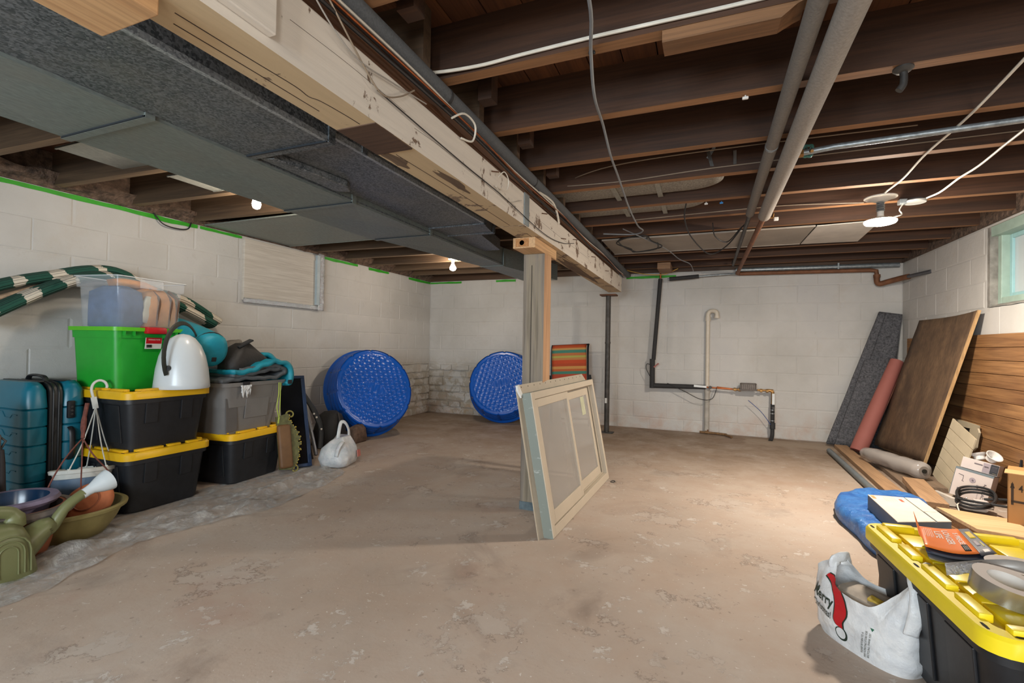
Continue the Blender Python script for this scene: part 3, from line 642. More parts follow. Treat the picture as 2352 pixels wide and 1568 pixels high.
MB().tube(spl([E_+Vector((-.25, -.02, -.12)), E_+Vector((-.12, -.03, -.24)), E_+Vector((-.02, -.02, -.38))], 6), .0035, 6).build('blue_wire', simple('blue_wire', '#2c4a86', .5), t, smooth=True)
t = thing('pvc_drain', 'cream plastic pipe with hooked top on the back wall', 'pipe')
M_pvc = simple('cream_pvc', '#c9bfae', .45, var=.08); M_pvcg = simple('grey_painted_pipe', '#aaa49a', .7, var=.2, sc=12)
q = ony(1626, 745, 6.13)
MB().tube([(q.x, 6.13, .50), (q.x, 6.13, 1.38)], .022, 16).build('pipe', M_pvc, t, smooth=True)
MB().tube([(q.x, 6.13, .0), (q.x, 6.13, .52)], .027, 16).lathe([(.032, .48), (.032, .55)], 16, T(q.x, 6.13, 0)).build('lower_pipe', M_pvcg, t, smooth=True)
MB().tube(spl([(q.x, 6.13, 1.34), (q.x, 6.13, 1.42), (q.x+.025, 6.125, 1.455), (q.x+.07, 6.11, 1.455), (q.x+.095, 6.10, 1.43), (q.x+.096, 6.10, 1.375)], 6), .025, 16).lathe([(.030, 1.34), (.030, 1.39)], 16, T(q.x, 6.13, 0)).lathe([(.030, 1.37), (.030, 1.40)], 16, T(q.x+.096, 6.10, 0)).build('return_bend', M_pvc, t, smooth=True)
t = thing('floor_pipe_stub', 'corroded brass pipe stub on the floor below the cream pipe', 'pipe')
q = onz(1605, 993); q2 = onz(1672, 1008); q.y = min(q.y, 6.12); q2.y = min(q2.y, 6.05)
MB().tube([(-.04, 6.10, .022), (.16, 6.08, .02), (.25, 6.05, .02)], .014, 10).tube([(.23, 6.06, .02), (.30, 5.93, .016)], .012, 10).lathe([(.02, 0), (.02, .03)], 10, T(.02, 6.1, .022) @ Rt(0, pi/2, 0)).build('stub_pipe', simple('corroded_brass', '#7d6042', .7, .4, var=.4, sc=40), t, smooth=True)
MB().tube([(.05, 6.1, .02), (.05, 6.1, .055)], .008, 8).build('stub_valve', M_rust, t, smooth=True)

# ---- wiring
M_wcab = simple('white_cable', '#cfc8ba', .5); M_gcab = simple('grey_cable', '#74777a', .5); M_bcab = simple('black_cable', '#1f1f20', .5); M_bwire = simple('brown_wire', '#8a7a68', .6)
def cable(name, pts, r, mat, label, n=6):
    o = MB().tube(spl(pts, n), r, 7).build(name, mat, smooth=True); return tag(o, label, 'cable')
cable('electric_cable', [(-1.0, 1.40, 1.97), (-.93, 1.475, 1.985), (-.75, 1.492, 1.982), (-.585, 1.497, 1.99), (-.35, 1.498, 1.995), (-.15, 1.497, 1.994), (.1, 1.50, 1.995), (.5, 1.497, 2.0), (1.2, 1.498, 2.0)], .006, M_wcab, 'white cable clipped along side of nearest right joist')
cable('electric_cable', [(-.29, .85, 1.96), (-.303, 1.27, 1.955), (-.352, 1.515, 1.957), (-.39, 1.75, 1.935), (-.414, 2.03, 1.958), (-.43, 2.3, 1.93), (-.445, 2.6, 1.935), (-.47, 3.2, 1.925), (-.485, 3.75, 1.945), (-.47, 3.95, 1.95), (-.56, 4.05, 1.95), (-.8, 4.0, 1.96)], .0058, M_gcab, 'grey cable sagging across right joists in front of the pale pipes')
cable('electric_cable', [(.95, 1.95, 1.965), (.985, 2.45, 1.965), (.982, 2.86, 1.962), (1.0, 3.2, 1.955), (1.0, 3.45, 1.962), (1.0, 3.56, 1.958)], .0055, M_wcab, 'white cable leading to the round lamp base')
cable('electric_cable', [(1.24, 2.4, 1.965), (1.262, 2.7, 1.965), (1.27, 2.87, 1.962), (1.275, 3.1, 1.95), (1.285, 3.33, 1.962), (1.28, 3.55, 1.952), (1.25, 3.70, 1.958)], .0055, M_wcab, 'cream cable leading to the pale round cover plate')
cable('electric_cable', [(1.16, 3.70, 1.95), (1.13, 3.68, 1.90), (1.135, 3.66, 1.865), (1.08, 3.60, 1.84), (1.04, 3.57, 1.825)], .004, M_wcab, 'short white cord dangling from cover plate to disc lamp')
cp = [( -.55+.16*cos(a)+.05*sin(3*a), 4.35+.20*sin(a), 1.93-.03*sin(a)) for a in [2*pi*k/14*1.9 for k in range(15)]]
cable('electric_cable', cp, .0055, M_bcab, 'coil of black cable hanging beside the grey sagging cable')
cable('electric_cable', [(-.12, 3.35, 1.98), (-.14, 3.6, 1.93), (-.10, 3.9, 1.86), (.03, 4.3, 1.80), (.16, 4.2, 1.84), (.26, 3.95, 1.93)], .005, M_bcab, 'black cable drooping between joists left of the thin foam pipe')
cable('electric_cable', [(.05, 3.95, 1.97), (.07, 4.1, 1.90), (.16, 4.15, 1.86), (.24, 4.0, 1.92), (.3, 3.9, 1.96)], .0045, M_bcab, 'shorter black cable loop beside thin foam pipe')
cable('electric_cable', [(-.95, 6.0, 1.98), (-.7, 6.02, 1.915), (-.47, 6.02, 1.90), (-.3, 6.0, 1.96)], .0045, simple('yellow_cable', '#c9a24a', .5), 'yellow cable hanging near back wall at the end of beam')
cable('electric_cable', [(-.62, 3.9, 1.965), (-.35, 4.6, 1.93), (-.25, 5.2, 1.93), (-.15, 5.35, 1.90), (-.12, 5.6, 1.86)], .0045, M_gcab, 'grey cable end dangling near the yellow cable')
cable('electric_cable', [(-.8, 2.86, 2.0), (-.45, 2.855, 1.99), (-.05, 2.855, 2.005), (.28, 2.855, 2.01), (1.9, 2.855, 2.02)], .003, M_bwire, 'thin brown wire stapled along fourth right joist')
cable('electric_cable', [(-.8, 2.90, 2.05), (-.5, 2.70, 2.03), (0, 2.68, 2.04), (.9, 2.72, 2.05)], .003, M_bwire, 'thin brown wire strung across the joist bay')
cable('electric_cable', [(-.5, 3.73, 1.985), (0, 3.73, 1.995), (.5, 3.73, 2.0), (.95, 3.71, 1.97)], .0035, M_bwire, 'thin tan wire leading along a joist to the lamp base')
for (off, z, m_, lab) in ((0, 1.845, M_bcab, 'black cable laid along the top edge of beam'), (.012, 1.86, M_cop, 'copper coloured cable laid along the top of beam'), (-.012, 1.875, M_wcab, 'pale cable laid along top of the beam')):
    pts = [(-.872+off+.004*sin(k*2.1+off*90), -.8+k*.42, z-.002*k+.008*sin(k*1.7+z*50)) for k in range(16)]
    pts = [(max(q[0], -.868), q[1], q[2]) for q in pts]
    cable('electric_cable', pts, .0055 if m_ is M_bcab else .004, m_, lab, 4)
cable('electric_cable', [(-.865, .9, 1.85), (-.862, 1.05, 1.74), (-.862, 1.12, 1.715), (-.862, 1.2, 1.75), (-.866, 1.28, 1.81)], .0025, M_bwire, 'thin looped wire hanging on near side of the white beam')
cable('electric_cable', [(-.865, 1.52, 1.83), (-.845, 1.58, 1.87), (-.84, 1.66, 1.86), (-.85, 1.66, 1.80), (-.868, 1.60, 1.79)], .004, M_wcab, 'short white cable loop sticking out from beam')
cable('electric_cable', [(-.865, 1.95, 1.76), (-.85, 1.98, 1.79), (-.85, 2.03, 1.77), (-.855, 2.02, 1.72), (-.868, 1.93, 1.71), (-.868, 2.1, 1.69), (-.866, 2.25, 1.74)], .0025, M_wcab, 'tangled thin white wire on the peeling beam')
cable('electric_cable', [(-.868, 1.1, 1.72), (-.868, 1.6, 1.70), (-.868, 2.0, 1.69), (-.868, 2.6, 1.655), (-.868, 3.0, 1.68), (-.868, 3.3, 1.74)], .0022, M_bcab, 'thin dark wire stapled across white beam side')
cable('electric_cable', [(-.895, 2.60, 1.892), (-.875, 2.70, 1.888), (-.862, 2.78, 1.872), (-.862, 2.86, 1.83), (-.868, 2.92, 1.79)], .007, M_wcab, 'frayed white cable draped over foam pipe')
cable('electric_cable', [(-3.815, 2.28, 1.95), (-3.79, 2.33, 1.88), (-3.785, 2.42, 1.865), (-3.79, 2.52, 1.885), (-3.81, 2.56, 1.96)], .005, M_bcab, 'dark wire loop hanging at top of the left wall')
cable('electric_cable', [(-.865, .80, 1.86), (-.862, .92, 1.78), (-.862, 1.02, 1.755), (-.862, 1.15, 1.77), (-.866, 1.35, 1.80)], .0022, simple('pale_wire', '#9a948c', .6), 'thin pale wire sagging across near end of the white beam')
o = MB().bx(-.50, -.36, 5.58, 5.93, 1.90, 1.968).build('wooden_block', wood('pale_block', '#7a5a40', '#94714f', 0)); tag(o, 'small wooden block under far joists near the yellow cable', 'block')
M_clip = simple('white_clip', '#d8d4cc', .5)
def clip(p, mat, label): tag(MB().rbox((0, 0, 0), (.022, .012, .010), .003).tube([(0, 0, .004), (0, 0, .012)], .003, 6).build('cable_clip', mat, loc=p), label, 'clip')
clip(onz(1712, 225, 1.962), M_clip, 'white cable clip under second right joist'); clip(onz(1622, 468, 1.962), M_clip, 'white cable clip left of the blue clip'); clip(onz(1657, 466, 1.962), simple('blue_clip', '#2a7ab8', .5), 'blue cable clip under a right joist'); clip((-.352, 1.53, 1.965), M_bcab, 'black cable clip holding grey cable on nearest joist')
t = thing('strap_hanger', 'bent steel straps hanging from fourth right joist', 'hanger', (.02, 2.845, 2.03))
MB().plank((-.02, 0, .10), (.02, .02, -.05), .018, .003, up=(0, 1, .2)).build('strap', M_iron, t); MB().plank((.02, 0, .09), (-.05, .03, -.02), .016, .003, up=(0, 1, 0)).build('strap', M_zinc, t)
o = MB().plank(onz(1688, 345, 2.08), onz(1688, 395, 1.98), .016, .004, up=(0, 1, 0)).build('steel_strap', M_iron); tag(o, 'flat dark steel strap nailed to a joist near pale pipe', 'strap')
t = thing('pipe_valve', 'small brass and white valve at end of the pale foam pipe', 'valve', tuple(onz(1775, 500, 1.93)))
MB().tube([(-.05, 0, 0), (.02, 0, 0)], .006, 8).tube([(0, 0, 0), (.005, 0, .03)], .005, 8).build('valve_stem', M_brass, t, smooth=True); MB().rbox((.02, 0, -.01), (.03, .02, .025), .004).build('valve_body', M_clip, t)

# ---- lamps (bulbs give the room its light)
WARM = (1.0, .86, .70, 1)
M_porc = simple('porcelain', '#d8d2c8', .35)
def bulb(loc, label, watt, r=.031):
    t = thing('ceiling_bulb', label, 'lamp', loc)
    prof = [(.013, .062), (.014, .045), (.022, .025), (r, 0), (r*.93, -.014), (r*.7, -.026), (r*.3, -.032), (.001, -.033)]
    area = 4*pi*r*r*1.1
    MB().lathe(prof, 20).build('glass_bulb', emit('bulb_light_'+str(watt), WARM, watt/(pi*area)), t, smooth=True)
    MB().lathe([(.015, .06), (.018, .064), (.018, .085), (.05, .092), (.055, .098), (.05, .102)], 24).build('lamp_holder', M_porc, t, smooth=True); return t
bulb((-2.62, 2.165, 1.868), 'bare glowing bulb nearer the camera, left of wide duct', BULB_W['a'], .026)
bulb((-2.62, 4.69, 1.868), 'bare glowing bulb near the back left corner', BULB_W['b'], .036)
t = thing('disc_lamp', 'bright flat disc lamp on a white base under the right joists', 'lamp', (1.0, 3.57, 1.80))
MB().lathe([(.001, -.012), (.05, -.011), (.078, -.004), (.084, .006), (.082, .012)], 32, cap1=False).build('diffuser', emit('disc_light', (1.0, .89, .76, 1), BULB_W['c']/(pi*pi*.084**2)), t, smooth=True)
MB().lathe([(.083, .0125), (.07, .022), (.03, .03), (.018, .04), (.018, .07)], 32).build('lamp_back', M_porc, t, smooth=True)
m = MB()
for k in range(5): m.lathe([(.019, .072+.012*k), (.023, .076+.012*k), (.019, .08+.012*k)], 18, cap0=False, cap1=False)
m.build('screw_socket', M_zinc, t, smooth=True)
MB().lathe([(.03, .13), (.05, .14), (.085, .152), (.085, .158), (.03, .16)], 28).build('base_plate', M_porc, t, smooth=True)
t = thing('cover_plate', 'pale round electrical box cover right of the disc lamp', 'cover plate', (1.215, 3.70, 1.94))
MB().lathe([(.055, 0), (.057, .004), (.057, .012), (.04, .026)], 24).build('plate', simple('plate_grey', '#a9aaa6', .4, .3), t, smooth=True); MB().rbox((-.065, .0, .012), (.04, .05, .03), .004).build('box_clamp', M_zinc, t)
bulb((-.4, -1.1, 1.868), 'added fill bulb out of view behind the camera', BULB_W['d'], .04)  # unseen bulb added to fill the foreground with light
# ---- foil edged insulation board over the old left window
t = thing('window_cover_board', 'white insulation board over left window with silver foil tape edges', 'panel', (XL, 3.5, 0))
M_ins = NT('brushed_white_board'); k = M_ins.noise(M_ins.coord(False, (8, 3, 60)), 1.2, 4); M_ins.set(M_ins.ramp(k, [(.3, C('#b9b0a4')), (.7, C('#cfc8bd'))]), .7); M_ins.bump(k, .15, .004); M_ins = M_ins.mat
MB().bx(0, .03, -.47, .40, 1.375, 1.925).build('board', M_ins, t, bevel=.004)
MB().bx(.03, .036, -.47, .40, 1.865, 1.90).build('board_lip', M_ins, t)
MB().bx(0, .06, .36, .40, 1.40, 1.92).build('end_strip', simple('pale_blue_edge', '#a9b6bb', .5), t)
M_crink = NT('crinkled_foil'); v = M_crink.coord(False); M_crink.set(C('#e2e3e4'), .2, .75); M_crink.bump(M_crink.noise(v, 55, 5, .7), .9, .02); M_crink = M_crink.mat
m = MB(); m.grid(lambda u, v: Vector((.045+.02*noise.noise(Vector((u*3, v*40, 2))), .39+.085*u, 1.345+.6*v)) , 5, 40); m.build('foil_tape', M_crink, t, smooth=True, angle=0, solid=.004)
m = MB(); m.grid(lambda u, v: Vector((.035+.015*noise.noise(Vector((u*30, v*3, 7))), -.475+.9*u, 1.352+.042*v)), 40, 4); m.build('foil_tape', M_crink, t, smooth=True, angle=0, solid=.004)
# ---- wood grain panelling along the right wall
t = thing('wall_panelling', 'brown wood-grain groove panelling standing along right wall', 'panelling')
M_pnl = wood('walnut_panel', '#68442a', '#ae8254', 1, 6, .5, 12, .08)
zz = 0.005; k = 0
src = None
while zz < 1.13:
    h = .095
    if src is None: src = MB().bx(0, .014, -1.62, 1.62, .0015, h-.0015).build('panel_plank', M_pnl, t, loc=(XR-.027, 4.35, zz), bevel=.002)
    else: inst(src.data, 'panel_plank', t, (XR-.027, 4.35, zz)).modifiers.new('bevel', 'BEVEL').width = .002
    zz += h
MB().bx(XR-.012, XR-.004, 2.75, 5.95, 0, 1.14).build('panel_backing', simple('groove_dark', '#3a281b', .8), t)

# ================================================================ THINGS ALONG THE LEFT WALL
M_blk = simple('black_plastic', '#1b1c1f', .45, var=.2, sc=30, bump=.05); M_yel = simple('yellow_lid', '#e0ad12', .4, var=.05)
M_dark = simple('slot_dark', '#171207', .9)
def lid(parent, hx, hy, z, mat, r=.06, detail=False, slots=True):
    m = MB(); h = .044
    m.loft([(z, hx, hy, r), (z+h*.8, hx, hy, r), (z+h, hx-.006, hy-.006, r-.004), (z+h, hx-.038, hy-.038, r-.02), (z+h-.02, hx-.046, hy-.046, r-.02)], n=5, cap0=False)
    m.loft([(z, hx, hy, r), (z, hx-.02, hy-.02, r-.01)], n=5, cap0=False, cap1=False)
    o = m.build('lid', mat, parent, smooth=True, angle=35)
    b = MB(); zt = z+h
    for sx in (-1, 1):
        for yc, w in ((-hy*.42, .15), (hy*.12, .075), (hy*.60, .09)): b.rbox((sx*(hx-.042), yc, zt+.001), (.03, w, .022), .004)
    for sy in (-1, 1):
        for xc, w in ((-hx*.62, .11), (-hx*.2, .14), (hx*.25, .10), (hx*.66, .13)): b.rbox((xc, sy*(hy-.042), zt+.001), (w, .03, .022), .004)
    stuff_(b.build('lid_ridges', mat, parent, smooth=True, angle=35))
    if detail:
        k = 0
        for ix in range(5):
            for iy in range(3):
                x = -hx+.14+ix*(2*hx-.28)/4; y = -hy+.13+iy*(2*hy-.26)/2
                MB().rbox((x, y, zt-.014), (.115, .085, .016), .004).build('lid_pad', mat, parent, smooth=True, angle=35)
    if slots:
        s = MB()
        for x, y, ax in ((hx-.02, hy*.72, 1), (hx-.02, -hy*.72, 1), (-hx+.02, hy*.72, 1), (-hx+.02, -hy*.72, 1), (hx*.86, hy-.02, 0), (-hx*.86, hy-.02, 0), (0, hy-.02, 0), (hx*.86, -hy+.02, 0), (-hx*.86, -hy+.02, 0), (0, -hy+.02, 0)):
            a, c = (.009, .030) if ax else (.030, .009)
            s.prism([(x-a/2, y-c*.3), (x, y-c/2), (x+a/2, y-c*.3), (x+a/2, y+c*.3), (x, y+c/2), (x-a/2, y+c*.3)], zt-.004, zt+.0006)
        stuff_(s.build('slot_shade', M_dark, parent))  # dark plates paint the shade inside the slots
    return o
def stuff_(o): o['kind'] = 'stuff'; return o
def black_tote(label, loc, rz=0, hx=.3875, hy=.2575, detail=False, ymat=None, grp='black totes with yellow lids'):
    t = thing('storage_tote', label, 'storage tote', loc, (0, 0, rz), grp)
    a, b = hx-.05, hy-.05
    m = MB().loft([(0, a-.01, b-.01, .05), (.012, a, b, .055), (.29, hx-.025, hy-.025, .05), (.29, hx-.012, hy-.012, .055), (.32, hx-.012, hy-.012, .055)], n=5)
    m.build('body', M_blk, t, smooth=True, angle=30)
    f = lambda z: z/.29*.025
    for s in (-1, 1):
        for yy in (-.105, .10): 
            MB().plank((s*(a+f(.17)+.0035), yy, .17), (s*(a+f(.30)+.0035), yy, .30), .07, .010, up=(s, 0, 0)).build('grip_panel', M_blk, t, bevel=.003)
        for xx in (-.22, .0, .22): MB().plank((xx, s*(b+f(.06)+.003), .06), (xx, s*(b+f(.28)+.003), .28), .13, .009, up=(0, s, 0)).build('side_panel', M_blk, t, bevel=.003)
    lid(t, hx, hy, .316, ymat or M_yel, detail=detail); return t
black_tote('black yellow-lidded tote on the floor, bottom of the stack beside the suitcase', (-3.367, 1.92, 0))
black_tote('black yellow-lidded tote directly under the green tote and white dome', (-3.372, 1.915, .346), .015)
tb = black_tote('black yellow-lidded tote on the floor under the grey tote', (-3.39, 2.545, 0), R(5), .3875, .27)
# grey tote
t = thing('storage_tote', 'grey plastic tote topped with sleeping bags', 'storage tote', (-3.365, 2.50, .346), (0, 0, R(3)))
M_gry = simple('grey_plastic', '#77736f', .42, var=.05); M_gry2 = simple('grey_plastic_shaded', '#5f5b58', .45, var=.05)
MB().loft([(0, .30, .20, .06), (.012, .31, .21, .06), (.31, .355, .255, .05), (.31, .362, .262, .055), (.345, .368, .268, .055), (.345, .384, .284, .06), (.372, .386, .286, .06), (.372, .372, .272, .05), (.20, .345, .245, .05)], n=5).build('body', M_gry, t, smooth=True, angle=30)
for yy in (-.19,): MB().plank((.318+.004, yy+.02, .03), (.345, yy-.005, .27), .09, .008, up=(1, 0, 0)).build('corner_panel', M_gry2, t, bevel=.003)  # darker plastic carries the shading of the recessed panel
MB().plank((.335, .02, .11), (.353, .02, .25), .20, .006, up=(1, 0, 0)).build('side_panel', M_gry, t, bevel=.003)
# green tote: long side runs from A to B
def ab(A, B): A, B = Vector(A), Vector(B); d = (B-A); return d.length, math.atan2(d.y, d.x)
def side_frame(A, Bp, s, z):                                     # origin mid of the AB side, x along AB, y away from the viewer
    L, a = ab(A, Bp); mid = (Vector(A)+Vector(Bp))/2; return L, (mid.x-sin(a)*s/2, mid.y+cos(a)*s/2, z), a
L, lc, a = side_frame((-3.17, 1.705, 0), (-3.265, 2.19, 0), .37, .692)
M_grn = simple('green_plastic', '#1f9a2c', .4, var=.06); M_grn2 = simple('lime_rim', '#57b51e', .4, var=.05)
t = thing('storage_tote', 'bright green open tote with red latch, on black totes', 'storage tote', lc, (0, 0, a))
hx, hy = L/2, .185
MB().loft([(0, hx*.84, hy*.84, .04), (.012, hx*.85, hy*.85, .045), (.32, hx-.022, hy-.022, .035), (.32, hx-.016, hy-.016, .035), (.365, hx-.014, hy-.014, .035), (.365, hx-.024, hy-.024, .03), (.30, hx-.034, hy-.034, .03), (.04, hx*.82, hy*.82, .03)], n=5).build('body', M_grn, t, smooth=True, angle=30)
MB().loft([(.362, hx, hy, .04), (.385, hx, hy, .04), (.385, hx-.028, hy-.028, .03), (.362, hx-.028, hy-.028, .03), (.362, hx, hy, .04)], n=5, cap0=False, cap1=False).build('rim', M_grn2, t, smooth=True, angle=30)
for xx in (-.19, -.13, .16, .21): MB().bx(xx-.003, xx+.003, -hy-.002, -hy+.02, .335, .363).bx(xx-.003, xx+.003, hy-.02, hy+.002, .335, .363).build('rim_rib', M_grn, t)
M_red = simple('red_latch', '#b8141c', .4, var=.05)
MB().rbox((.0, -hy-.006, .368), (.135, .034, .04), .008).rbox((.0, -hy+.015, .385), (.13, .05, .012), .004).build('latch', M_red, t, smooth=True)
lb = MB().plank((.0, -hy+.012, .255), (.0, -hy+.0045, .325), .11, .003, up=(0, -1, 0)).build('product_label', simple('white_label', '#d9d6d0', .5), t)
MB().plank((.0, -hy+.0075, .288), (.0, -hy+.0035, .325), .106, .002, up=(0, -1, 0)).build('label_red', M_red, lb).parent = lb
m = MB()
for k in range(9): m.bx(-.048+k*.004, -.046+k*.004, -hy+.0048, -hy+.0065, .263, .281)
stuff_(m.build('barcode', M_dark, lb))
tm = text_mb('STORAGE TOTE', .011); q = MB(); q.add(tm.v, tm.f, frame_M((0, -hy+.0030, .312), (1, 0, 0), (0, .06, 1))); q.build('label_text', simple('print_white', '#e6e2dc', .5), lb)
# clear bin with things in it
L, lc, a = side_frame((-3.19, 1.722, 0), (-3.275, 2.182, 0), .335, 1.062)
t = thing('clear_bin', 'clear plastic bin full of cloth and a tan bag, atop the green tote', 'storage bin', lc, (0, 0, a))
M_clr = glassy('clear_plastic', (.66, .70, .74, 1), .24, .16).mat
hx, hy = L/2, .1675
m = MB(); m.loft([(.0, hx*.86, hy*.86, .03), (.008, hx*.88, hy*.88, .035), (.255, hx-.016, hy-.016, .03), (.255, hx-.004, hy-.004, .03), (.318, hx, hy, .03), (.320, hx+.008, hy+.008, .035)], n=5, cap1=False)
m.build('bin_wall', M_clr, t, smooth=True, angle=30)
m = MB(); m.loft([(.316, hx+.008, hy+.008, .035), (.321, hx+.008, hy+.008, .035), (.321, hx-.002, hy-.002, .03), (.316, hx-.002, hy-.002, .03), (.316, hx+.008, hy+.008, .035)], n=5, cap0=False, cap1=False)
m.build('bin_rim', glassy('clear_rim', (.75, .78, .8, 1), .55, .2).mat, t, smooth=True)
MB().bx(-.10, .055, -hy-.003, -hy, .258, .312).build('clip_notch', M_clr, t, bevel=.004)
LM = T(*lc) @ Rt(0, 0, a)
def inbin(p): return LM @ Vector(p)
M_tan = simple('tan_canvas', '#b8824e', .9, var=.15, sc=25, bump=.2); M_bstrap = simple('brown_strap', '#5d4332', .8)
c = inbin((.092, -.01, .012)); t = thing('tan_bag', 'tan canvas bag with brown straps inside the clear bin', 'bag', c, (0, 0, a))
MB().loft([(0, .10, .105, .04), (.02, .115, .125, .04), (.12, .118, .128, .05), (.21, .110, .118, .05), (.25, .07, .08, .05), (.258, .02, .02, .015)], n=6).noise(.008, 14, 2).build('bag_body', M_tan, t, smooth=True, angle=0)
for xx in (-.05, .035, .085): MB().tube(spl([(xx, -.122, .02), (xx, -.137, .10), (xx+.01, -.134, .19), (xx+.012, -.05, .258)], 5), .010, 6, flat=.35).build('strap', M_bstrap, t, smooth=True)
M_blue = simple('blue_cloth', '#41597f', .95, var=.3, sc=12, bump=.3)
o = MB().loft([(0, .075, .11, .03), (.02, .085, .13, .03), (.13, .09, .135, .04), (.22, .085, .12, .04), (.25, .05, .07, .03)], n=7).noise(.020, 13, 4).build('folded_cloth', M_blue, smooth=True, angle=0, loc=inbin((-.10, 0, .012)), rot=(0, 0, a)); tag(o, 'blue bundle of cloth at left in the clear bin', 'cloth')
o = MB().loft([(0, .02, .012, .01), (.05, .034, .016, .012), (.12, .03, .014, .01), (.17, .02, .01, .008)], n=4).noise(.008, 30, 1).build('mesh_pouch', simple('pale_mesh', '#b9b8ab', .9), smooth=True, angle=0, loc=inbin((-.025, -.115, .05)), rot=(0, .2, a)); tag(o, 'pale crumpled mesh pouch between the blue cloth and tan bag', 'pouch')
o = MB().loft([(0, .12, .08, .06), (.03, .13, .09, .06), (.055, .08, .06, .05), (.065, .02, .02, .01)], n=6).noise(.012, 12, 8).build('orange_cloth', simple('orange_cloth', '#b9772c', .9, var=.25, sc=15), smooth=True, angle=0, loc=inbin((.03, .05, .268)), rot=(0, .1, a)); tag(o, 'orange-brown cloth heaped at top of the clear bin', 'cloth')
# white dome pail with black strap
cdm = (-3.03, 2.00, .706)
t = thing('dome_pail', 'white bullet-shaped plastic dome with black strap, beside green tote', 'pail', cdm)
prof = [(.146, 0), (.150, .006), (.148, .03), (.139, .12), (.123, .20), (.098, .266), (.066, .310), (.034, .332), (.001, .338)]
MB().lathe(prof, 40).build('dome', simple('white_plastic', '#cfd3d4', .28, var=.02), t, smooth=True, angle=50)
d = Vector((.82, .57, 0)); hs = []
sd = Vector((-.57, .82, 0))
sd = Vector((-.45, .89, 0)).normalized()
for k in range(25):
    an = -.18*pi+pi*1.36*k/24; hs.append(sd*(-.185*cos(an))+Vector((0, 0, .20+.205*sin(an))))
MB().tube(hs, .014, 8, flat=.35).build('strap', simple('dark_green_strap', '#23261f', .6), t, smooth=True)
for s in (-1, 1): MB().tube([sd*(s*.140)+Vector((0, 0, .13)), sd*(s*.165)+Vector((0, 0, .13))], .016, 12).build('strap_stud', M_blk, t, smooth=True)
# striped rug lying over behind the bin
M_rug = NT('striped_rug'); v = M_rug.coord(True); sx = M_rug.n('SeparateXYZ'); M_rug.l(v, sx.inputs[0])
nz = M_rug.noise(v, 45, 2); nz2 = M_rug.noise(v, 3.0, 3)
yy = M_rug.math('ADD', M_rug.math('ADD', sx.outputs[1], M_rug.math('MULTIPLY', sx.outputs[2], .5)), M_rug.math('MULTIPLY', nz, .05))
st = M_rug.math('ADD', M_rug.math('SINE', M_rug.math('MULTIPLY', yy, 27)), M_rug.math('MULTIPLY', M_rug.math('SUBTRACT', nz2, .5), 4.5))
M_rug.set(M_rug.ramp(st, [(.44, C('#1c4a3c')), (.47, C('#c9bfae'))]), .95)
wv = M_rug.n('TexWave'); M_rug.l(M_rug.coord(True, (1, 3, 2)), wv.inputs[0]); wv.inputs['Scale'].default_value = 26; M_rug.bump(wv.outputs[1], .8, .01); M_rug = M_rug.mat
t = thing('striped_rug', 'green and white striped woven rug bunched along wall behind clear bin', 'rug')
def rp(pts, x): return [onx(p[0], p[1], x) for p in pts]
MB().tube(spl(rp([(-60, 672), (0, 654), (60, 642), (120, 633), (190, 622), (250, 622), (300, 640), (350, 668), (420, 690), (470, 720), (500, 738)], -3.70), 5), [.056]*45+[.055]*6, 14, flat=.6).build('upper_fold', M_rug, t, smooth=True, angle=0)
MB().tube(spl(rp([(-60, 735), (0, 708), (50, 686), (110, 662), (180, 640), (240, 636), (310, 655), (400, 700), (440, 720), (485, 745)], -3.645), 5), .074, 14, flat=.5).build('lower_fold', M_rug, t, smooth=True, angle=0)
MB().tube(spl(rp([(-60, 700), (0, 683), (60, 666), (130, 646), (190, 634), (250, 630)], -3.72), 5), .03, 10, flat=.5).build('inner_fold', simple('rug_backing', '#a58a70', .95, var=.4, sc=20), t, smooth=True, angle=0)
# sleeping bags and bags on the grey tote
M_teal = simple('teal_nylon', '#0f8496', .55, var=.15, sc=9, bump=.25, bsc=18, bd=.02); M_tgrey = simple('grey_nylon', '#4d5154', .6, var=.2, sc=9, bump=.25, bsc=18, bd=.02)
t = thing('sleeping_bag', 'rolled teal sleeping bag in its sack beside the white dome', 'sleeping bag')
e0, e1 = onx(492, 806, -3.02), Vector((-3.52, 2.26, 1.06))
ax = (e1-e0).normalized(); Q = ax.to_track_quat('Z', 'Y').to_matrix().to_4x4(); Q = Matrix.Translation(e0) @ Q
MB().lathe([(.02, -.012), (.07, -.01), (.098, .005), (.112, .03), (.115, .15), (.118, .35), (.11, .5), (.08, .53), (.02, .54)], 22, Q).noise(.008, 9, 3).build('sack', M_teal, t, smooth=True, angle=0)
MB().rbox((.0, -.055, -.012), (.03, .03, .008), .003, 2, Q).build('black_toggle', M_blk, t); MB().lathe([(.108, .055), (.117, .06), (.108, .065)], 22, Q, 0, False, False).build('seam', M_blk, t)
o = MB().loft([(0, .06, .14, .05), (.03, .085, .18, .06), (.10, .09, .17, .07), (.17, .07, .11, .06), (.215, .035, .06, .03)], n=8).noise(.026, 9, 5).build('black_bag', simple('black_nylon', '#201c1a', .6, var=.25, sc=12, bump=.3, bsc=25, bd=.01), smooth=True, angle=0, loc=(-3.13, 2.50, .775), rot=(.12, .1, .15)); tag(o, 'crumpled black bag between rolled and folded sleeping bags', 'bag')
MB().plank((.02, -.07, .20), (.05, .03, .245), .05, .012).build('bag_strap', M_blk, o, bevel=.003)
o = MB().rbox((0, 0, 0), (.12, .26, .06), .02, 3).noise(.006, 10, 2).build('grey_cushion', simple('grey_cushion', '#7d7770', .85, var=.2, sc=40), smooth=True, angle=0, loc=(-3.45, 2.60, .965), rot=(.2, -.1, .2)); tag(o, 'grey cushion behind the black bag, below end of rug', 'cushion')
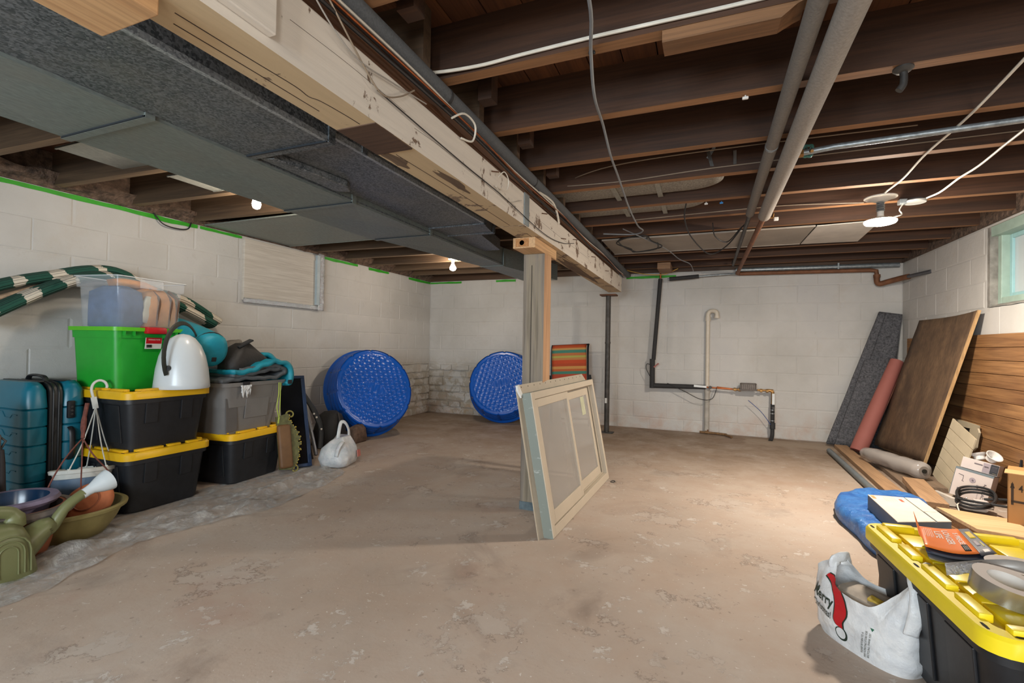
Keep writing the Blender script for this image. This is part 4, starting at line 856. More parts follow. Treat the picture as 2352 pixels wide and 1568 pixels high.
t = thing('sleeping_bag', 'folded teal sleeping bag with grey lining draped over grey tote', 'sleeping bag')
def foldstrip(name, prof, x0, x1, mat, th, amp, seed):
    P = spl([(0, p[0], p[1]) for p in prof], 6); n = len(P)-1
    def g(u, v):
        i = min(int(u*n), n-1); f = u*n-i; p = P[i].lerp(P[i+1], f)
        q = Vector((x0+(x1-x0)*v, p.y, p.z)); d = noise.noise_vector(q*11+Vector((seed, 0, 0)))
        return q+d*amp+Vector((0, 0, .5*amp*sin(q.y*60+seed)))
    m = MB(); m.grid(g, n, 14); o = m.build(name, mat, t, smooth=True, angle=0, solid=th); return o
foldstrip('grey_lining', [(2.22, .735), (2.35, .742), (2.5, .742), (2.66, .745), (2.735, .765), (2.73, .80), (2.6, .80), (2.45, .775), (2.3, .765)], -3.66, -2.97, M_tgrey, .026, .010, 2)
foldstrip('teal_shell', [(2.30, .785), (2.42, .795), (2.55, .84), (2.66, .855), (2.76, .83), (2.79, .775), (2.778, .70), (2.755, .68)], -3.66, -2.955, M_teal, .03, .010, 7)
foldstrip('teal_upper', [(2.50, .865), (2.62, .905), (2.70, .895), (2.745, .865)], -3.62, -3.08, M_teal, .03, .009, 4)
foldstrip('dark_lining', [(2.38, .80), (2.5, .815), (2.62, .825), (2.70, .815)], -3.66, -2.975, M_tgrey, .03, .009, 11)
MB().rbox((-2.95, 2.765, .70), (.012, .035, .03), .004).build('black_patch', M_blk, t)
o = MB().tube(spl([onx(641, 878, -2.96), onx(640, 905, -2.96), onx(636, 935, -2.955), onx(641, 960, -2.955)], 5), .0035, 6).tube(spl([onx(645, 878, -2.962), onx(644, 905, -2.962), onx(643, 935, -2.96), onx(641, 960, -2.958)], 5), .0032, 6).tube([onx(641, 958, -2.955), onx(639, 972, -2.955)], .005, 6).build('drawstring', simple('lime_cord', '#a9b94e', .7), t, smooth=True)
t = thing('white_glove', 'white crumpled rag hanging on the front of grey tote', 'rag', tuple(onx(566, 884, -2.965)))
m = MB(); m.grid(lambda u, v: Vector((.01*noise.noise(Vector((u*6, v*6, 0))), (u-.5)*.085*(1-.25*v), -v*(.062+.03*sin(u*13)))), 12, 8); m.build('rag', simple('white_rag', '#d2d2d0', .9, bump=.4, bsc=40), t, smooth=True, angle=0, solid=.006)
MB().box((.002, 0, .012), (.006, .055, .024), Rt(0, 0, .1)).build('dark_tag', M_blk, t)
# navy panel, ornate frame, folded cot, bags
n_ = Vector((.85, -.5, 0)); br = Vector((-2.94, 2.99, .004)); al = Vector((-.5, -.85, 0)).normalized(); up = (Vector((-.27, .15, .72))).normalized()
Mp = frame_M(br, al, up)
t = thing('framed_panel', 'tall navy framed dark panel leaning beside the grey tote', 'panel')
MB().bx(.02, .2, .02, .75, -.012, .004, Mp).build('dark_face', simple('dark_glass', '#0d0f14', .15), t); MB().bx(0, .2, .0, .025, -.025, .012, Mp).bx(0, .2, .745, .77, -.025, .012, Mp).bx(0, .028, .025, .745, -.025, .012, Mp).build('navy_frame', simple('navy_paint', '#1b2f4c', .4), t, bevel=.003)
t = thing('ornate_frame', 'ornate olive and yellow scrolled frame with brown back, beside black tote', 'frame')
ob = Vector((-2.905, 2.855, .006)); Mo = frame_M(ob, Vector((-.35, -.94, 0)), Vector((-.20, .10, .95)))
ol = []
for k in range(90):
    s = k/89; yb = .02+.43*s; w = .055*sin(pi*min(1, s*1.15))**.7+.012; ol.append((.115-.02-w*1.25-.014*abs(sin(s*26))-.010*sin(s*61), yb+.006*sin(s*47)))
pts = ol+[(.165, .43), (.165, .03)]
m = MB(); m.prism(pts, -.010, .010, Mo); m.build('scroll_edge', simple('olive_frame', '#5b5a33', .6, var=.35, sc=40), t)
m = MB()
for k in range(1, 88, 3):
    x, y = ol[k]; m.tube([Mo @ Vector((x-.001, y, -.009)), Mo @ Vector((x-.001, y, .009))], .006, 6)
m.build('yellow_edge', simple('yellow_gilt', '#b79a2e', .5), t, smooth=True)
for yc, s in ((.02, .04), (.20, .05), (.44, .035)):
    MB().tube(spl([Mo @ Vector((.05+s*cos(q)*(1-q/9), yc+s*sin(q)*(1-q/9), .012)) for q in [k*.6 for k in range(11)]], 3), .006, 6).build('scroll', simple('olive_gilt', '#8a8040', .5), t, smooth=True)
MB().rbox((.125, .20, -.028), (.10, .33, .045), .02, 3, Mo).build('brown_back', simple('brown_board', '#6a4a2b', .6, var=.15), t, smooth=True)
t = thing('folded_cot', 'folded cot with grey tube frame behind the navy panel', 'cot')
a0, a1 = onx(726, 1044, -3.20), onx(689, 906, -3.42)
MB().tube(spl([a0, a0.lerp(a1, .4)+Vector((.015, .0, 0)), a0.lerp(a1, .8)+Vector((.01, 0, .0)), a1], 5), .017, 12).build('tube_leg', simple('grey_tube', '#8f9196', .35, .4), t, smooth=True)
b0, b1, b2, b3 = onx(735, 1030, -3.26), onx(737, 985, -3.3), onx(722, 945, -3.36), onx(694, 900, -3.44)
MB().tube(spl([b0, b1, b2, b3], 6), [.03]*8+[.034]*6+[.028]*5, 10, flat=.6).build('black_rail', simple('black_foam_rail', '#202428', .6), t, smooth=True)
for p in ((738, 985), (727, 958), (721, 950)): MB().rbox(onx(p[0], p[1], -3.27), (.012, .016, .016), .003).build('white_clip', M_clip, t)
MB().plank(onx(716, 1060, -3.12), onx(704, 1000, -3.22), .035, .012, up=(1, -.4, 0)).build('cot_hinge', M_iron, t)
o = MB().loft([(0, .10, .12, .05), (.03, .12, .15, .06), (.18, .115, .14, .07), (.30, .09, .10, .05), (.34, .05, .05, .03)], n=7).noise(.02, 8, 6).build('black_backpack', simple('black_pack', '#1a1817', .75, var=.3, sc=20, bump=.3), smooth=True, angle=0, loc=(-3.36, 3.64, 0), rot=(0, 0, .2)); tag(o, 'black backpack on the floor between folded cot and blue pool', 'backpack')
MB().tube(spl([(.115, -.08, .08), (.135, -.04, .2), (.09, .0, .33)], 5), .014, 6, flat=.4).build('pack_strap', simple('pack_strap', '#3a332e', .8), o, smooth=True)
o = MB().loft([(0, .05, .09, .03), (.02, .06, .10, .03), (.14, .055, .09, .03), (.17, .03, .05, .02)], n=5).noise(.015, 12, 3).build('brown_bundle', simple('brown_bundle', '#5b4638', .9, var=.4, sc=25), smooth=True, angle=0, loc=(-3.27, 3.93, 0)); tag(o, 'brown bundle on the floor tucked below the near blue pool', 'bundle')
o = MB().loft([(0, .03, .03, .02), (.03, .05, .04, .025), (.09, .04, .035, .02), (.12, .015, .015, .01)], n=5).noise(.016, 26, 3).build('crumpled_cloth', simple('striped_cloth', '#a58c80', .9, var=.5, sc=60), smooth=True, angle=0, loc=(-3.06, 3.35, 0), rot=(0, 0, 0)); tag(o, 'crumpled striped cloth behind the small white bag', 'cloth')
# white carrier bag
M_bag = NT('thin_white_plastic'); v = M_bag.coord(False); M_bag.set(M_bag.ramp(M_bag.noise(v, 18, 4), [(.3, C('#b5b9bd')), (.7, C('#d6d6d4'))]), .35, 0, **{'Transmission Weight': 0.0, 'Subsurface Weight': .15}); M_bag.bump(M_bag.noise(v, 28, 5, .65), .5, .012); M_bag = M_bag.mat
t = thing('carrier_bag', 'small white plastic carrier bag with one loop handle near blue pool', 'bag', (-2.79, 3.135, 0), (0, 0, .25))
MB().loft([(.0, .08, .10, .05), (.012, .11, .14, .07), (.07, .125, .165, .09), (.14, .105, .14, .08), (.19, .07, .10, .05, 0, .02), (.225, .05, .07, .03, 0, .03)], n=8).noise(.022, 13, 9, 0).build('bag_body', M_bag, t, smooth=True, angle=0)
MB().tube(spl([(.03, .11, .18), (.03, .10, .27), (.02, .06, .335), (0, .03, .345), (-.0, -.0, .30), (.0, -.03, .20)], 6), [.030, .026, .022, .02, .018, .017, .016]+[.015]*23+[.02], 8, flat=.45).build('handle', M_bag, t, smooth=True, angle=0)
MB().tube(spl([(.05, -.04, .19), (.07, -.10, .20), (.06, -.14, .16), (.05, -.15, .10)], 5), .02, 8, flat=.4).build('handle', M_bag, t, smooth=True, angle=0)
m = MB(); fm = frame_M((.131, .085, .085), (0, 1, .0), (-.12, 0, 1)); m.bx(-.024, .024, -.028, .028, -.002, .004, fm); m.build('red_print', simple('pale_red_print', '#b5685c', .6), t)
# ---------------- suitcase, canister, planters
M_suit = simple('teal_hard_shell', '#0d6478', .34, var=.06, sc=6)
t = thing('suitcase', 'teal hard-shell suitcase standing upright against the left wall', 'suitcase', (-3.575, 1.522, 0), (0, 0, 0))
hx, hy = .235, .140
def shell(y0, y1):
    secs = []; z = .045; secs.append((z, hx-.05, 1, .05)); 
    zs = [.05, .10]; out = [(.045, .05), (.06, .018), (.09, .004)]
    zz = .125
    while zz < .70:
        out += [(zz-.006, 0), (zz, .007), (zz+.006, 0)]; zz += .098
    out += [(.715, .006), (.745, .02), (.762, .05)]
    cy = (y0+y1)/2; h = abs(y1-y0)/2
    return MB().loft([(z, hx-i, max(.01, h-min(i, h*.5)), .045, 0, cy) for z, i in out], n=6)
shell(-hy, -.026).build('front_shell', M_suit, t, smooth=True, angle=30)
shell(.026, hy).build('back_shell', M_suit, t, smooth=True, angle=30)
zr = []
for yv in (-.028, .028):
    zr.append([(x, yv, .405+z) for x, z in rrect(hx-.012, .352, .07, 6)])
MB().rings(zr).build('zip_band', simple('zip_black', '#191a1c', .5), t, smooth=True, angle=50)
for yv in (-.012, .012): MB().tube([(x, yv, .405+z) for x, z in rrect(hx-.010, .354, .07, 6)], .004, 6, closed=True).build('zip_teeth', simple('zip_dark', '#26282a', .35, .4), t, smooth=True)
MB().rbox((hx-.0, .062, .60), (.022, .036, .10), .008).build('lock', M_blk, t, smooth=True)
for k in range(3): MB().tube([(hx+.010, .062, .575+.02*k), (hx+.015, .062, .575+.02*k)], .006, 10).build('lock_dial', M_iron, t)
MB().tube(spl([(hx-.004, .062, .50), (hx+.02, .062, .47), (hx+.022, .062, .36), (hx-.004, .062, .32)], 5), .014, 8, flat=.5).build('side_handle', M_blk, t, smooth=True)
MB().tube(spl([(.12, .0, .755), (.09, .0, .785), (-.04, .0, .787), (-.07, .0, .755)], 5), .014, 8, flat=.6).build('top_handle', M_blk, t, smooth=True)
MB().rbox((-.0, -.05, .762), (.36, .03, .008), .003).rbox((-.0, .06, .762), (.36, .05, .008), .003).build('top_trim', M_blk, t, smooth=True)
for sx in (-1, 1):
    for sy in (-1, 1): MB().tube([(sx*.18-.012, sy*.09, .026), (sx*.18+.012, sy*.09, .026)], .025, 14).bx(sx*.18-.008, sx*.18+.008, sy*.09-.015, sy*.09+.015, .03, .055).build('wheel', M_blk, t, smooth=True)
for k, (z0, dz) in enumerate(((.60, 0), (.50, 0), (.40, 0), (.30, 0), (.20, 0))):
    MB().tube([(-.20, -hy-.001, z0), (.02, -hy-.001, z0), (.05, -hy-.001, z0-.03), (.10, -hy-.001, z0-.03), (.12, -hy-.001, z0-.012), (.17, -hy-.001, z0-.012)], .003, 6).build('shell_rib', M_suit, t, smooth=True)
g = onx(-6, 1000, -3.22); t = thing('green_canister', 'dark green canister with metal clasp at far left edge beside suitcase', 'canister', (-3.20, 1.135, 0))
M_dkg = simple('dark_green_enamel', '#21483c', .45, var=.1)
MB().lathe([(.08, .0), (.085, .01), (.085, .62), (.08, .645), (.05, .655), (.001, .658)], 28).build('can_body', M_dkg, t, smooth=True); 
MB().lathe([(.087, .55), (.089, .555), (.087, .565)], 28, None, 0, False, False).build('hoop', M_iron, t); MB().lathe([(.05, .655), (.055, .67), (.03, .70), (.001, .705)], 20).build('dark_knob', M_blk, t, smooth=True)
cl = MB().rbox((.05, .078, .50), (.02, .02, .07), .004, 2, Rt(0, 0, -.1)).tube([(.05, .075, .53), (.06, .10, .50), (.05, .085, .46)], .005, 6).build('clasp', M_iron, t, smooth=True)
MB().loft([(.2, .018, .008, .007), (.25, .03, .012, .01), (.4, .02, .01, .008), (.46, .01, .008, .006)], T(.055, .088, 0), n=4).build('dark_strap', simple('strap_dark', '#221a17', .8), t, smooth=True)
c = onz(8, 1150, .27); c = Vector((-2.93, 1.20, 0))
M_lav = simple('lavender_glaze', '#7a6f86', .5, var=.2, sc=20); M_terr = simple('terracotta', '#9a5c40', .8, var=.2, sc=14, bump=.1); M_dpot = simple('dusty_pot', '#6a615b', .85, var=.25, sc=16); M_navy = simple('dark_blue_glaze', '#152d46', .2)
def pot(t, r, h, taper, mat, rim=.02, rh=.03, th=.012, z=0, inner=None):
    prof = [(r*taper, z), (r*.97, z+h-rh), (r+rim*.6, z+h-rh), (r+rim, z+h-rh*.5), (r+rim*.7, z+h), (r-th, z+h)]
    MB().lathe(prof, 36, cap1=False).build('pot_wall', mat, t, smooth=True, angle=45)
    MB().lathe([(r-th, z+h), (r*.94-th, z+h*.6), (r*taper-th, z+.02)], 36, cap0=False).build('pot_inside', inner or mat, t, smooth=True, angle=45)
t = thing('plant_pot', 'terracotta pot with dusty grey rim, holding the lavender bowl', 'plant pot', tuple(c)); pot(t, .165, .22, .62, M_terr, .03, .035, inner=M_dpot)
MB().lathe([(.17, .19), (.197, .188), (.201, .205), (.192, .221), (.165, .222)], 36, cap0=False, cap1=False).build('dusty_rim', M_dpot, t, smooth=True)
t = thing('plant_pot', 'lavender rimmed bowl with dark blue inside, nested in terracotta pot', 'plant pot', tuple(c+Vector((-.02, -.02, .10)))); pot(t, .145, .165, .7, M_lav, .028, .03, inner=M_navy)
o = MB().lathe([(.001, 0), (.030, .0), (.034, .006), (.022, .03), (.02, .05), (.012, .062), (.001, .066)], 20).build('plastic_funnel', simple('white_cap', '#d5d0c8', .4), loc=tuple(onz(-2, 1128, .265)), smooth=True); tag(o, 'small white plastic funnel behind the lavender bowl', 'funnel')
o.location = c+Vector((-.12, -.09, .268))
M_olive = simple('olive_plastic', '#85794a', .6, var=.15, sc=10, bump=.1); 
cb = Vector((-2.985, 1.420, 0))
t = thing('planter_bowl', 'wide shallow olive planter bowl in front of black totes', 'planter', tuple(cb))
MB().lathe([(.13, 0), (.14, .004), (.19, .08), (.215, .135), (.232, .137), (.235, .15), (.226, .156), (.212, .153), (.18, .08), (.12, .02)], 44).build('bowl', M_olive, t, smooth=True, angle=45)
t = thing('saucer', 'round orange terracotta saucer standing tilted in the olive bowl', 'saucer', tuple(cb+Vector((.025, .060, .165))), (R(-38), R(48), R(0)))
MB().lathe([(.001, 0), (.092, 0), (.104, .008), (.108, .028), (.100, .030), (.095, .014), (.001, .012)], 36).build('dish', simple('orange_terracotta', '#b0653f', .75, var=.2, sc=12, bump=.1), t, smooth=True, angle=45)
MB().lathe([(.05, -.002), (.055, -.006), (.060, -.002)], 30, None, 0, False, False).build('foot_ring', simple('terracotta_dark', '#8b4d30', .8), t, smooth=True); t.rotation_euler = (0, 0, 0)
dv = Vector((.46, -.66, .72)).normalized(); t.rotation_euler = (-dv).to_track_quat('Z', 'Y').to_euler()
t = thing('plant_pot', 'small dark terracotta pot sitting inside the olive bowl', 'plant pot', tuple(cb+Vector((-.075, -.045, .022)))); pot(t, .088, .135, .75, simple('dark_terracotta', '#7d4026', .75, var=.15), .014, .03)
# hanging basket with white hook
cp_ = Vector((-3.175, 1.565, 0))
t = thing('hanging_basket', 'blue-grey pot with white liner and white hanging hook before the suitcase', 'planter', tuple(cp_), (R(-5), R(-8), 0))
MB().lathe([(.10, 0), (.105, .005), (.132, .20), (.134, .235), (.126, .237), (.12, .22), (.09, .02)], 36).build('outer_pot', simple('blue_grey_plastic', '#4b5f74', .45, var=.1), t, smooth=True, angle=45)
M_liner = simple('white_liner', '#c9c7be', .5, var=.06)
MB().lathe([(.118, .225), (.130, .262), (.142, .264), (.146, .282), (.138, .286), (.128, .27), (.10, .06), (.02, .05)], 36).build('white_liner', M_liner, t, smooth=True, angle=45)
hk = onx(214, 985, -3.12)-cp_
base = Vector((hk.x, hk.y, .62))
for k, an in enumerate((2.6, .3, -.9, 1.3)):
    e = Vector((.138*cos(an), .138*sin(an), .28)); MB().tube(spl([e, e.lerp(base, .5)+Vector((.0, .0, -.03)), base], 6), .0032, 6).build('hanger_wire', M_liner, t, smooth=True)
    MB().rbox(e, (.012, .012, .022), .003).build('wire_clip', M_liner, t)
dr = Vector((.38, .92, 0)).normalized()
MB().plank(base+Vector((0, 0, -.01)), base+Vector((0, 0, .055))-dr*.012, .026, .008, up=(1, -.4, 0)).tube(spl([base+dr*a_+Vector((0, 0, b_)) for a_, b_ in ((-.012, .05), (-.022, .10), (-.012, .135), (.012, .150), (.035, .140), (.045, .118), (.043, .105))], 6), .007, 10).build('hook', M_liner, t, smooth=True)
t = thing('macrame_hanger', 'reddish brown cord plant hanger draped from white hook to bowl', 'plant hanger')
M_mac = simple('red_brown_cord', '#6d3d33', .85, var=.3, sc=60)
top = cp_+base+Vector((-.02, -.02, .03)); kn = onx(190, 1006, -3.1)
MB().tube(spl([top, top.lerp(kn, .5)+Vector((-.01, 0, .0)), kn], 5), [.010]*5+[.013]*3+[.009]*3, 8).build('cord_bundle', M_mac, t, smooth=True)
for p in (((150, 1052), (115, 1110), (100, 1150)), ((188, 1060), (186, 1120), (190, 1160)), ((215, 1045), (255, 1090), (260, 1130))):
    MB().tube(spl([kn]+[onx(q[0], q[1], -3.03) for q in p], 5), .0036, 6).build('cord', M_mac, t, smooth=True)
# watering can
M_can = simple('olive_green_plastic', '#6c6e48', .42, var=.06, sc=8)
t = thing('watering_can', 'olive green watering can with white rose at the left edge', 'watering can', (-2.70, .945, 0))
MB().loft([(0, .085, .205, .05), (.015, .09, .21, .05), (.05, .093, .205, .055), (.16, .088, .185, .055), (.205, .078, .165, .05), (.225, .055, .135, .04), (.232, .03, .10, .025)], n=6).build('can_body', M_can, t, smooth=True, angle=50)
MB().tube(spl([(0, .155, .20), (0, .14, .262), (0, .05, .285), (0, -.08, .285), (0, -.19, .24)], 6), [.034]*5+[.026]*19+[.03], 10, flat=.75).build('handle', M_can, t, smooth=True)
so = Vector(t.location)
sp = [Vector((0, .16, .10)), Vector((0, .25, .165)), onx(115, 1215, -2.70)-so, onx(150, 1165, -2.70)-so, onx(192, 1132, -2.70)-so]
MB().tube(spl(sp, 6), [.066]*2+[.062, .058, .052, .047, .043, .040, .036, .033, .030, .028]+[.024]*5+[.022]*8, 12).build('spout', M_can, t, smooth=True)
r0, r1, r2 = onx(188, 1136, -2.70)-so, onx(210, 1122, -2.70)-so, onx(252, 1100, -2.70)-so
MB().tube([r0, r0.lerp(r1, .6), r1, r1.lerp(r2, .45), r1.lerp(r2, .8), r2, r2+(r2-r1)*.06], [.022, .022, .024, .040, .050, .052, .035], 18).build('white_rose', simple('white_rose', '#c6cdcf', .35, var=.03), t, smooth=True)
for yc in (-.06, .10):
    for k in range(3):
        w = .03+.02*k; pts = [(.0, yc-w, .03)]+[(.0, yc-w*cos(q), .12+w*sin(q)) for q in [pi*j/8 for j in range(9)]]+[(.0, yc+w, .03)]
        f = lambda z: .093-.02*max(0, (z-.05))/.16*.4
        MB().tube([(f(z)+.001, y, z) for x_, y, z in pts], .0035, 6).build('embossed_arch', M_can, t, smooth=True)
# clear plastic sheeting on the floor
M_film = NT('plastic_film'); v = M_film.coord(True); tr = M_film.n('BsdfTransparent'); mx = M_film.n('MixShader'); M_film.set(C('#dcdad6'), .07, 0, **{'Specular IOR Level': .8}); fn_ = M_film.noise(v, 9, 6, .65, .6)
M_film.l(M_film.ramp(fn_, [(.36, .20), (.50, .42), (.66, .80)]), mx.inputs[0]); M_film.l(tr.outputs[0], mx.inputs[1]); M_film.l(M_film.b.outputs[0], mx.inputs[2]); M_film.l(mx.outputs[0], M_film.out.inputs[0]); M_film.bump(M_film.noise(v, 20, 6, .75, .8), 1.0, .035); M_film = M_film.mat
fe = spl([(-2.36, .45, 0), (-2.40, .94, 0), (-2.42, 1.11, 0), (-2.54, 1.40, 0), (-2.565, 1.55, 0), (-2.52, 1.75, 0), (-2.41, 2.1, 0), (-2.42, 2.35, 0), (-2.52, 2.85, 0), (-2.60, 2.98, 0)], 10)
def film(u, v):
    i = min(int(u*(len(fe)-1)), len(fe)-2); p = fe[i].lerp(fe[i+1], u*(len(fe)-1)-i); q = p.lerp(Vector((-3.14, p.y+.05, 0)), v)
    q.x += .025*noise.noise(Vector((u*22, v*3, 4)))*(1-v)
    h = max(0, noise.noise(Vector((q.x*9, q.y*5, 1))))*.05+max(0, noise.noise(Vector((q.x*24, q.y*12, 6))))*.02
    ridge = .035*math.exp(-((v-.30-.09*sin(u*9))/.06)**2)*(.6+.6*noise.noise(Vector((u*12, 0, 9))))
    k = max(0, min(1, (.74-v)/.2)); q.z = .0025+max(0, (h+ridge))*k*(0.35 if v < .04 else 1); return q
m = MB(); m.grid(film, 150, 50); o = m.build('plastic_sheet', M_film, smooth=True, angle=0); tag(o, 'clear crinkled plastic sheeting spread on floor under the left totes', 'plastic sheet')

# ================================================================ MIDDLE AND BACK
M_pool = simple('blue_pool_plastic', '#0650ac', .28, var=.05, sc=6)
def pool(label, low, nh, tilt, rot, R_=.485, rb=.43, H=.20):
    nh = Vector((nh[0], nh[1], 0)).normalized(); n = nh*cos(tilt)+Vector((0, 0, sin(tilt))); up = -nh*sin(tilt)+Vector((0, 0, cos(tilt)))
    c = Vector(low)+up*(R_+.004)
    ex = up.cross(n).normalized(); M = frame_M(c, ex, up)
    t = thing('paddling_pool', label, 'paddling pool'); t.matrix_world = M
    prof = [(R_-.012, -.012), (R_, -.010), (R_+.003, 0), (R_, .010), (R_-.018, .014), (R_-.024, .03)]
    MB().lathe(prof, 72, cap0=False, cap1=False).build('rolled_rim', M_pool, t, smooth=True, angle=0)
    N = 192
    def wallf(u, v):
        a = 2*pi*u; r = R_-.024+(rb-R_+.024)*v; seg = (u*12) % 1; z = .03+(H-.03)*v
        e = min(1, min(seg, 1-seg)/.06); d = -.010*(1-e)
        if .10 < v < .9: d += .006*e*sin(v*22+seg*5)*(1 if .1 < seg < .9 else 0)
        return Vector(((r+d)*cos(a), (r+d)*sin(a), z))
    m = MB(); m.grid(wallf, N, 18, wrap=True); m.build('side_wall', M_pool, t, smooth=True, angle=0)
    def basef(u, v):
        a = 2*pi*u; seg = (u*12) % 1; rr = v; notch = .012*max(0, 1-min(seg, 1-seg)/.08)
        r = (rb-notch*min(1, v))*v; x, y = r*cos(a), r*sin(a); z = H
        if v > .97: z = H-.012*(v-.97)/.03
        if v < .90:
            p, q = x*cos(rot)-y*sin(rot), x*sin(rot)+y*cos(rot)
            g = q/.052; row = math.floor(g); fy = g-row; w = p/.070+(.5 if row % 2 else 0); fx = (w-math.floor(w)-.5)*2
            h = .0095*max(0, 1-(abs(fx)**2.2)*.75-(fy-.35)**2*1.6)
            lg = (p/.13)**2+(q/.055)**2
            if lg < 1: h = .004+.003*sin(p*90)*max(0, 1-lg)
            z += h*min(1, (.90-v)/.04)
        return Vector((x, y, z))
    m = MB(); m.grid(basef, 240, 72, wrap=True); m.build('base', M_pool, t, smooth=True, angle=0); return t
pool('blue moulded paddling pool leaning on left wall behind white bag', (-3.31, 4.235, 0), (.90, -.42), R(18), .5)
pool('blue moulded paddling pool leaning on back wall behind the timber post', (-2.44, 5.715, 0), (.16, -1), R(20), -.4)

# folding chair against the back wall
t = thing('folding_chair', 'folded chair with orange and green striped sling against back wall', 'chair', (-1.555, 5.86, 0), (R(-6), R(-3.2), 0))
M_sl = NT('striped_sling'); v = M_sl.coord(False, rnd=False); sx = M_sl.n('SeparateXYZ'); M_sl.l(v, sx.inputs[0])
mr = M_sl.n('MapRange'); M_sl.l(sx.outputs[2], mr.inputs[0]); mr.inputs[1].default_value = .56; mr.inputs[2].default_value = 1.06
cols = ['#b04a1f', '#a8432a', '#3f7a68', '#b05a2a', '#c08a4a', '#a8431f', '#b8461f', '#b07a44', '#a3a04e', '#b06a3a', '#3f7a68', '#b58a4e', '#b04a1f', '#b8481f']
stops = []; 
pos = [0, .10, .20, .27, .33, .40, .47, .56, .62, .67, .74, .82, .87, .93]
M_sl.set(M_sl.ramp(mr.outputs[0], [(p, C(c)) for p, c in zip(pos, cols)], 'CONSTANT'), .8); M_sl.bump(M_sl.noise(v, 120, 2), .2, .002); M_sl = M_sl.mat
def sl(u, v): return Vector((-.225+.45*u, -.01-.02*sin(pi*u)+.05*max(0, v-.9)*6-.03*(1-v)*.5, .50+.54*v))
m = MB(); m.grid(sl, 12, 20); m.build('sling_back', M_sl, t, smooth=True, solid=.006)
M_fr = simple('dark_chair_frame', '#232324', .4, .4)
for s in (-1, 1): MB().tube(spl([(s*.24, .06, 1.045), (s*.238, .02, .95), (s*.238, .0, .5), (s*.24, .0, .012)], 6), .0125, 10).build('frame_rail', M_fr, t, smooth=True)
for s in (-1, 1): MB().tube([(s*.262, .045, .62), (s*.262, .02, .012)], .011, 10).build('leg', M_fr, t, smooth=True)
for s in (-1, 1): MB().rbox((s*.265, -.012, .52), (.03, .03, .26), .008).build('arm_rest', M_fr, t, smooth=True)
MB().tube([(-.24, .0, .10), (.24, .0, .10)], .01, 8).tube([(-.24, .05, 1.04), (.24, .05, 1.04)], .011, 8).build('cross_bar', M_fr, t, smooth=True)

# old sliding window leaning on the post
BL, BRt = Vector((-.713, 2.395, .003)), Vector((-.664, 3.683, .003)); TLp = Vector((-.855, 2.352, .748))
ex = (BRt-BL).normalized(); Ms = frame_M(BL, ex, TLp-BL); LL, HH = 1.29, .765
M_van = simple('vanilla_vinyl', '#bdb19e', .45, var=.05, sc=5); M_vans = simple('vanilla_vinyl_dusty', '#aea391', .5, var=.08, sc=6); M_jamb = NT('blue_grey_jamb')
kk = M_jamb.noise(M_jamb.coord(False, (1, 3, 1)), 9, 5, .7); M_jamb.set(M_jamb.ramp(kk, [(.60, C('#7f857c')), (.68, C('#b0b3ae'))]), .5); M_jamb = M_jamb.mat
t = thing('sliding_window', 'beige vinyl sliding window unit leaning against the timber post', 'window unit'); t.matrix_world = Ms
def frm(name, u0, u1, v0, v1, wl, wr, wb, wt, d0, d1, mat):
    m = MB().bx(u0, u0+wl, v0, v1, d0, d1).bx(u1-wr, u1, v0, v1, d0, d1).bx(u0+wl, u1-wr, v0, v0+wb, d0, d1).bx(u0+wl, u1-wr, v1-wt, v1, d0, d1); return m.build(name, mat, t, bevel=.003)
frm('outer_frame', 0, LL, 0, HH, .045, .035, .05, .04, -.058, 0, M_van)
frm('jamb_cover', -.003, LL+.003, -.002, HH+.001, .003, .003, .002, .002, -.054, -.004, M_jamb)
frm('track', .045, LL-.035, .05, HH-.04, .012, .012, .012, .012, -.05, -.03, M_vans)
frm('front_sash', .047, .635, .055, HH-.042, .034, .036, .07, .045, -.022, -.004, M_van)
frm('rear_sash', .60, LL-.10, .065, HH-.055, .045, .045, .06, .05, -.044, -.028, M_van)
M_wg = glassy('dusty_glass', (.44, .42, .39, 1), .55, .12).mat
MB().bx(.08, .60, .125, HH-.087, -.015, -.011).build('pane', M_wg, t); MB().bx(.64, LL-.145, .125, HH-.105, -.038, -.034).build('pane', M_wg, t)
MB().bx(.98, 1.07, HH-.24, HH-.11, -.0335, -.0325).build('sticker', simple('pale_sticker', '#b7b99d', .6), t)
def fin(pts): return MB().add(pts, [(0, 1, 2, 3)])
zf = -.057
fin([(-.0, HH, zf), (LL, HH, zf), (LL-.06, HH+.052, zf-.006), (-.05, HH+.050, zf-.006)]).build('nailing_fin', M_vans, t, solid=.003)
fin([(0, HH-.01, zf), (0, 0, zf), (-.048, -.0, zf-.012), (-.05, HH+.03, zf-.006)]).build('nailing_fin', M_vans, t, solid=.003)
m = MB()
for k in range(13): m.lathe([(.004, 0), (.001, .0012)], 8, T(.02+k*.095, HH+.036, zf-.002) @ Rt(0, 0, 0))
stuff_(m.build('fin_holes', M_dark, t))
MB().prism([(-.052, HH+.048), (-.03, HH+.052), (.0, HH+.0), (-.02, HH-.02), (-.05, HH+.02)], zf-.004, zf+.008).build('torn_corner', simple('foil_white', '#d9d8d4', .3), t)
o = MB().tube([(.10+.015*cos(a), 3.60+.015*sin(a)*1.6, .004) for a in [2*pi*k/16 for k in range(15)]], .003, 6).build('wire_ring', M_iron, loc=(-.72, 0, 0)); tag(o, 'tiny dark wire ring on the floor beside leaning window', 'wire')

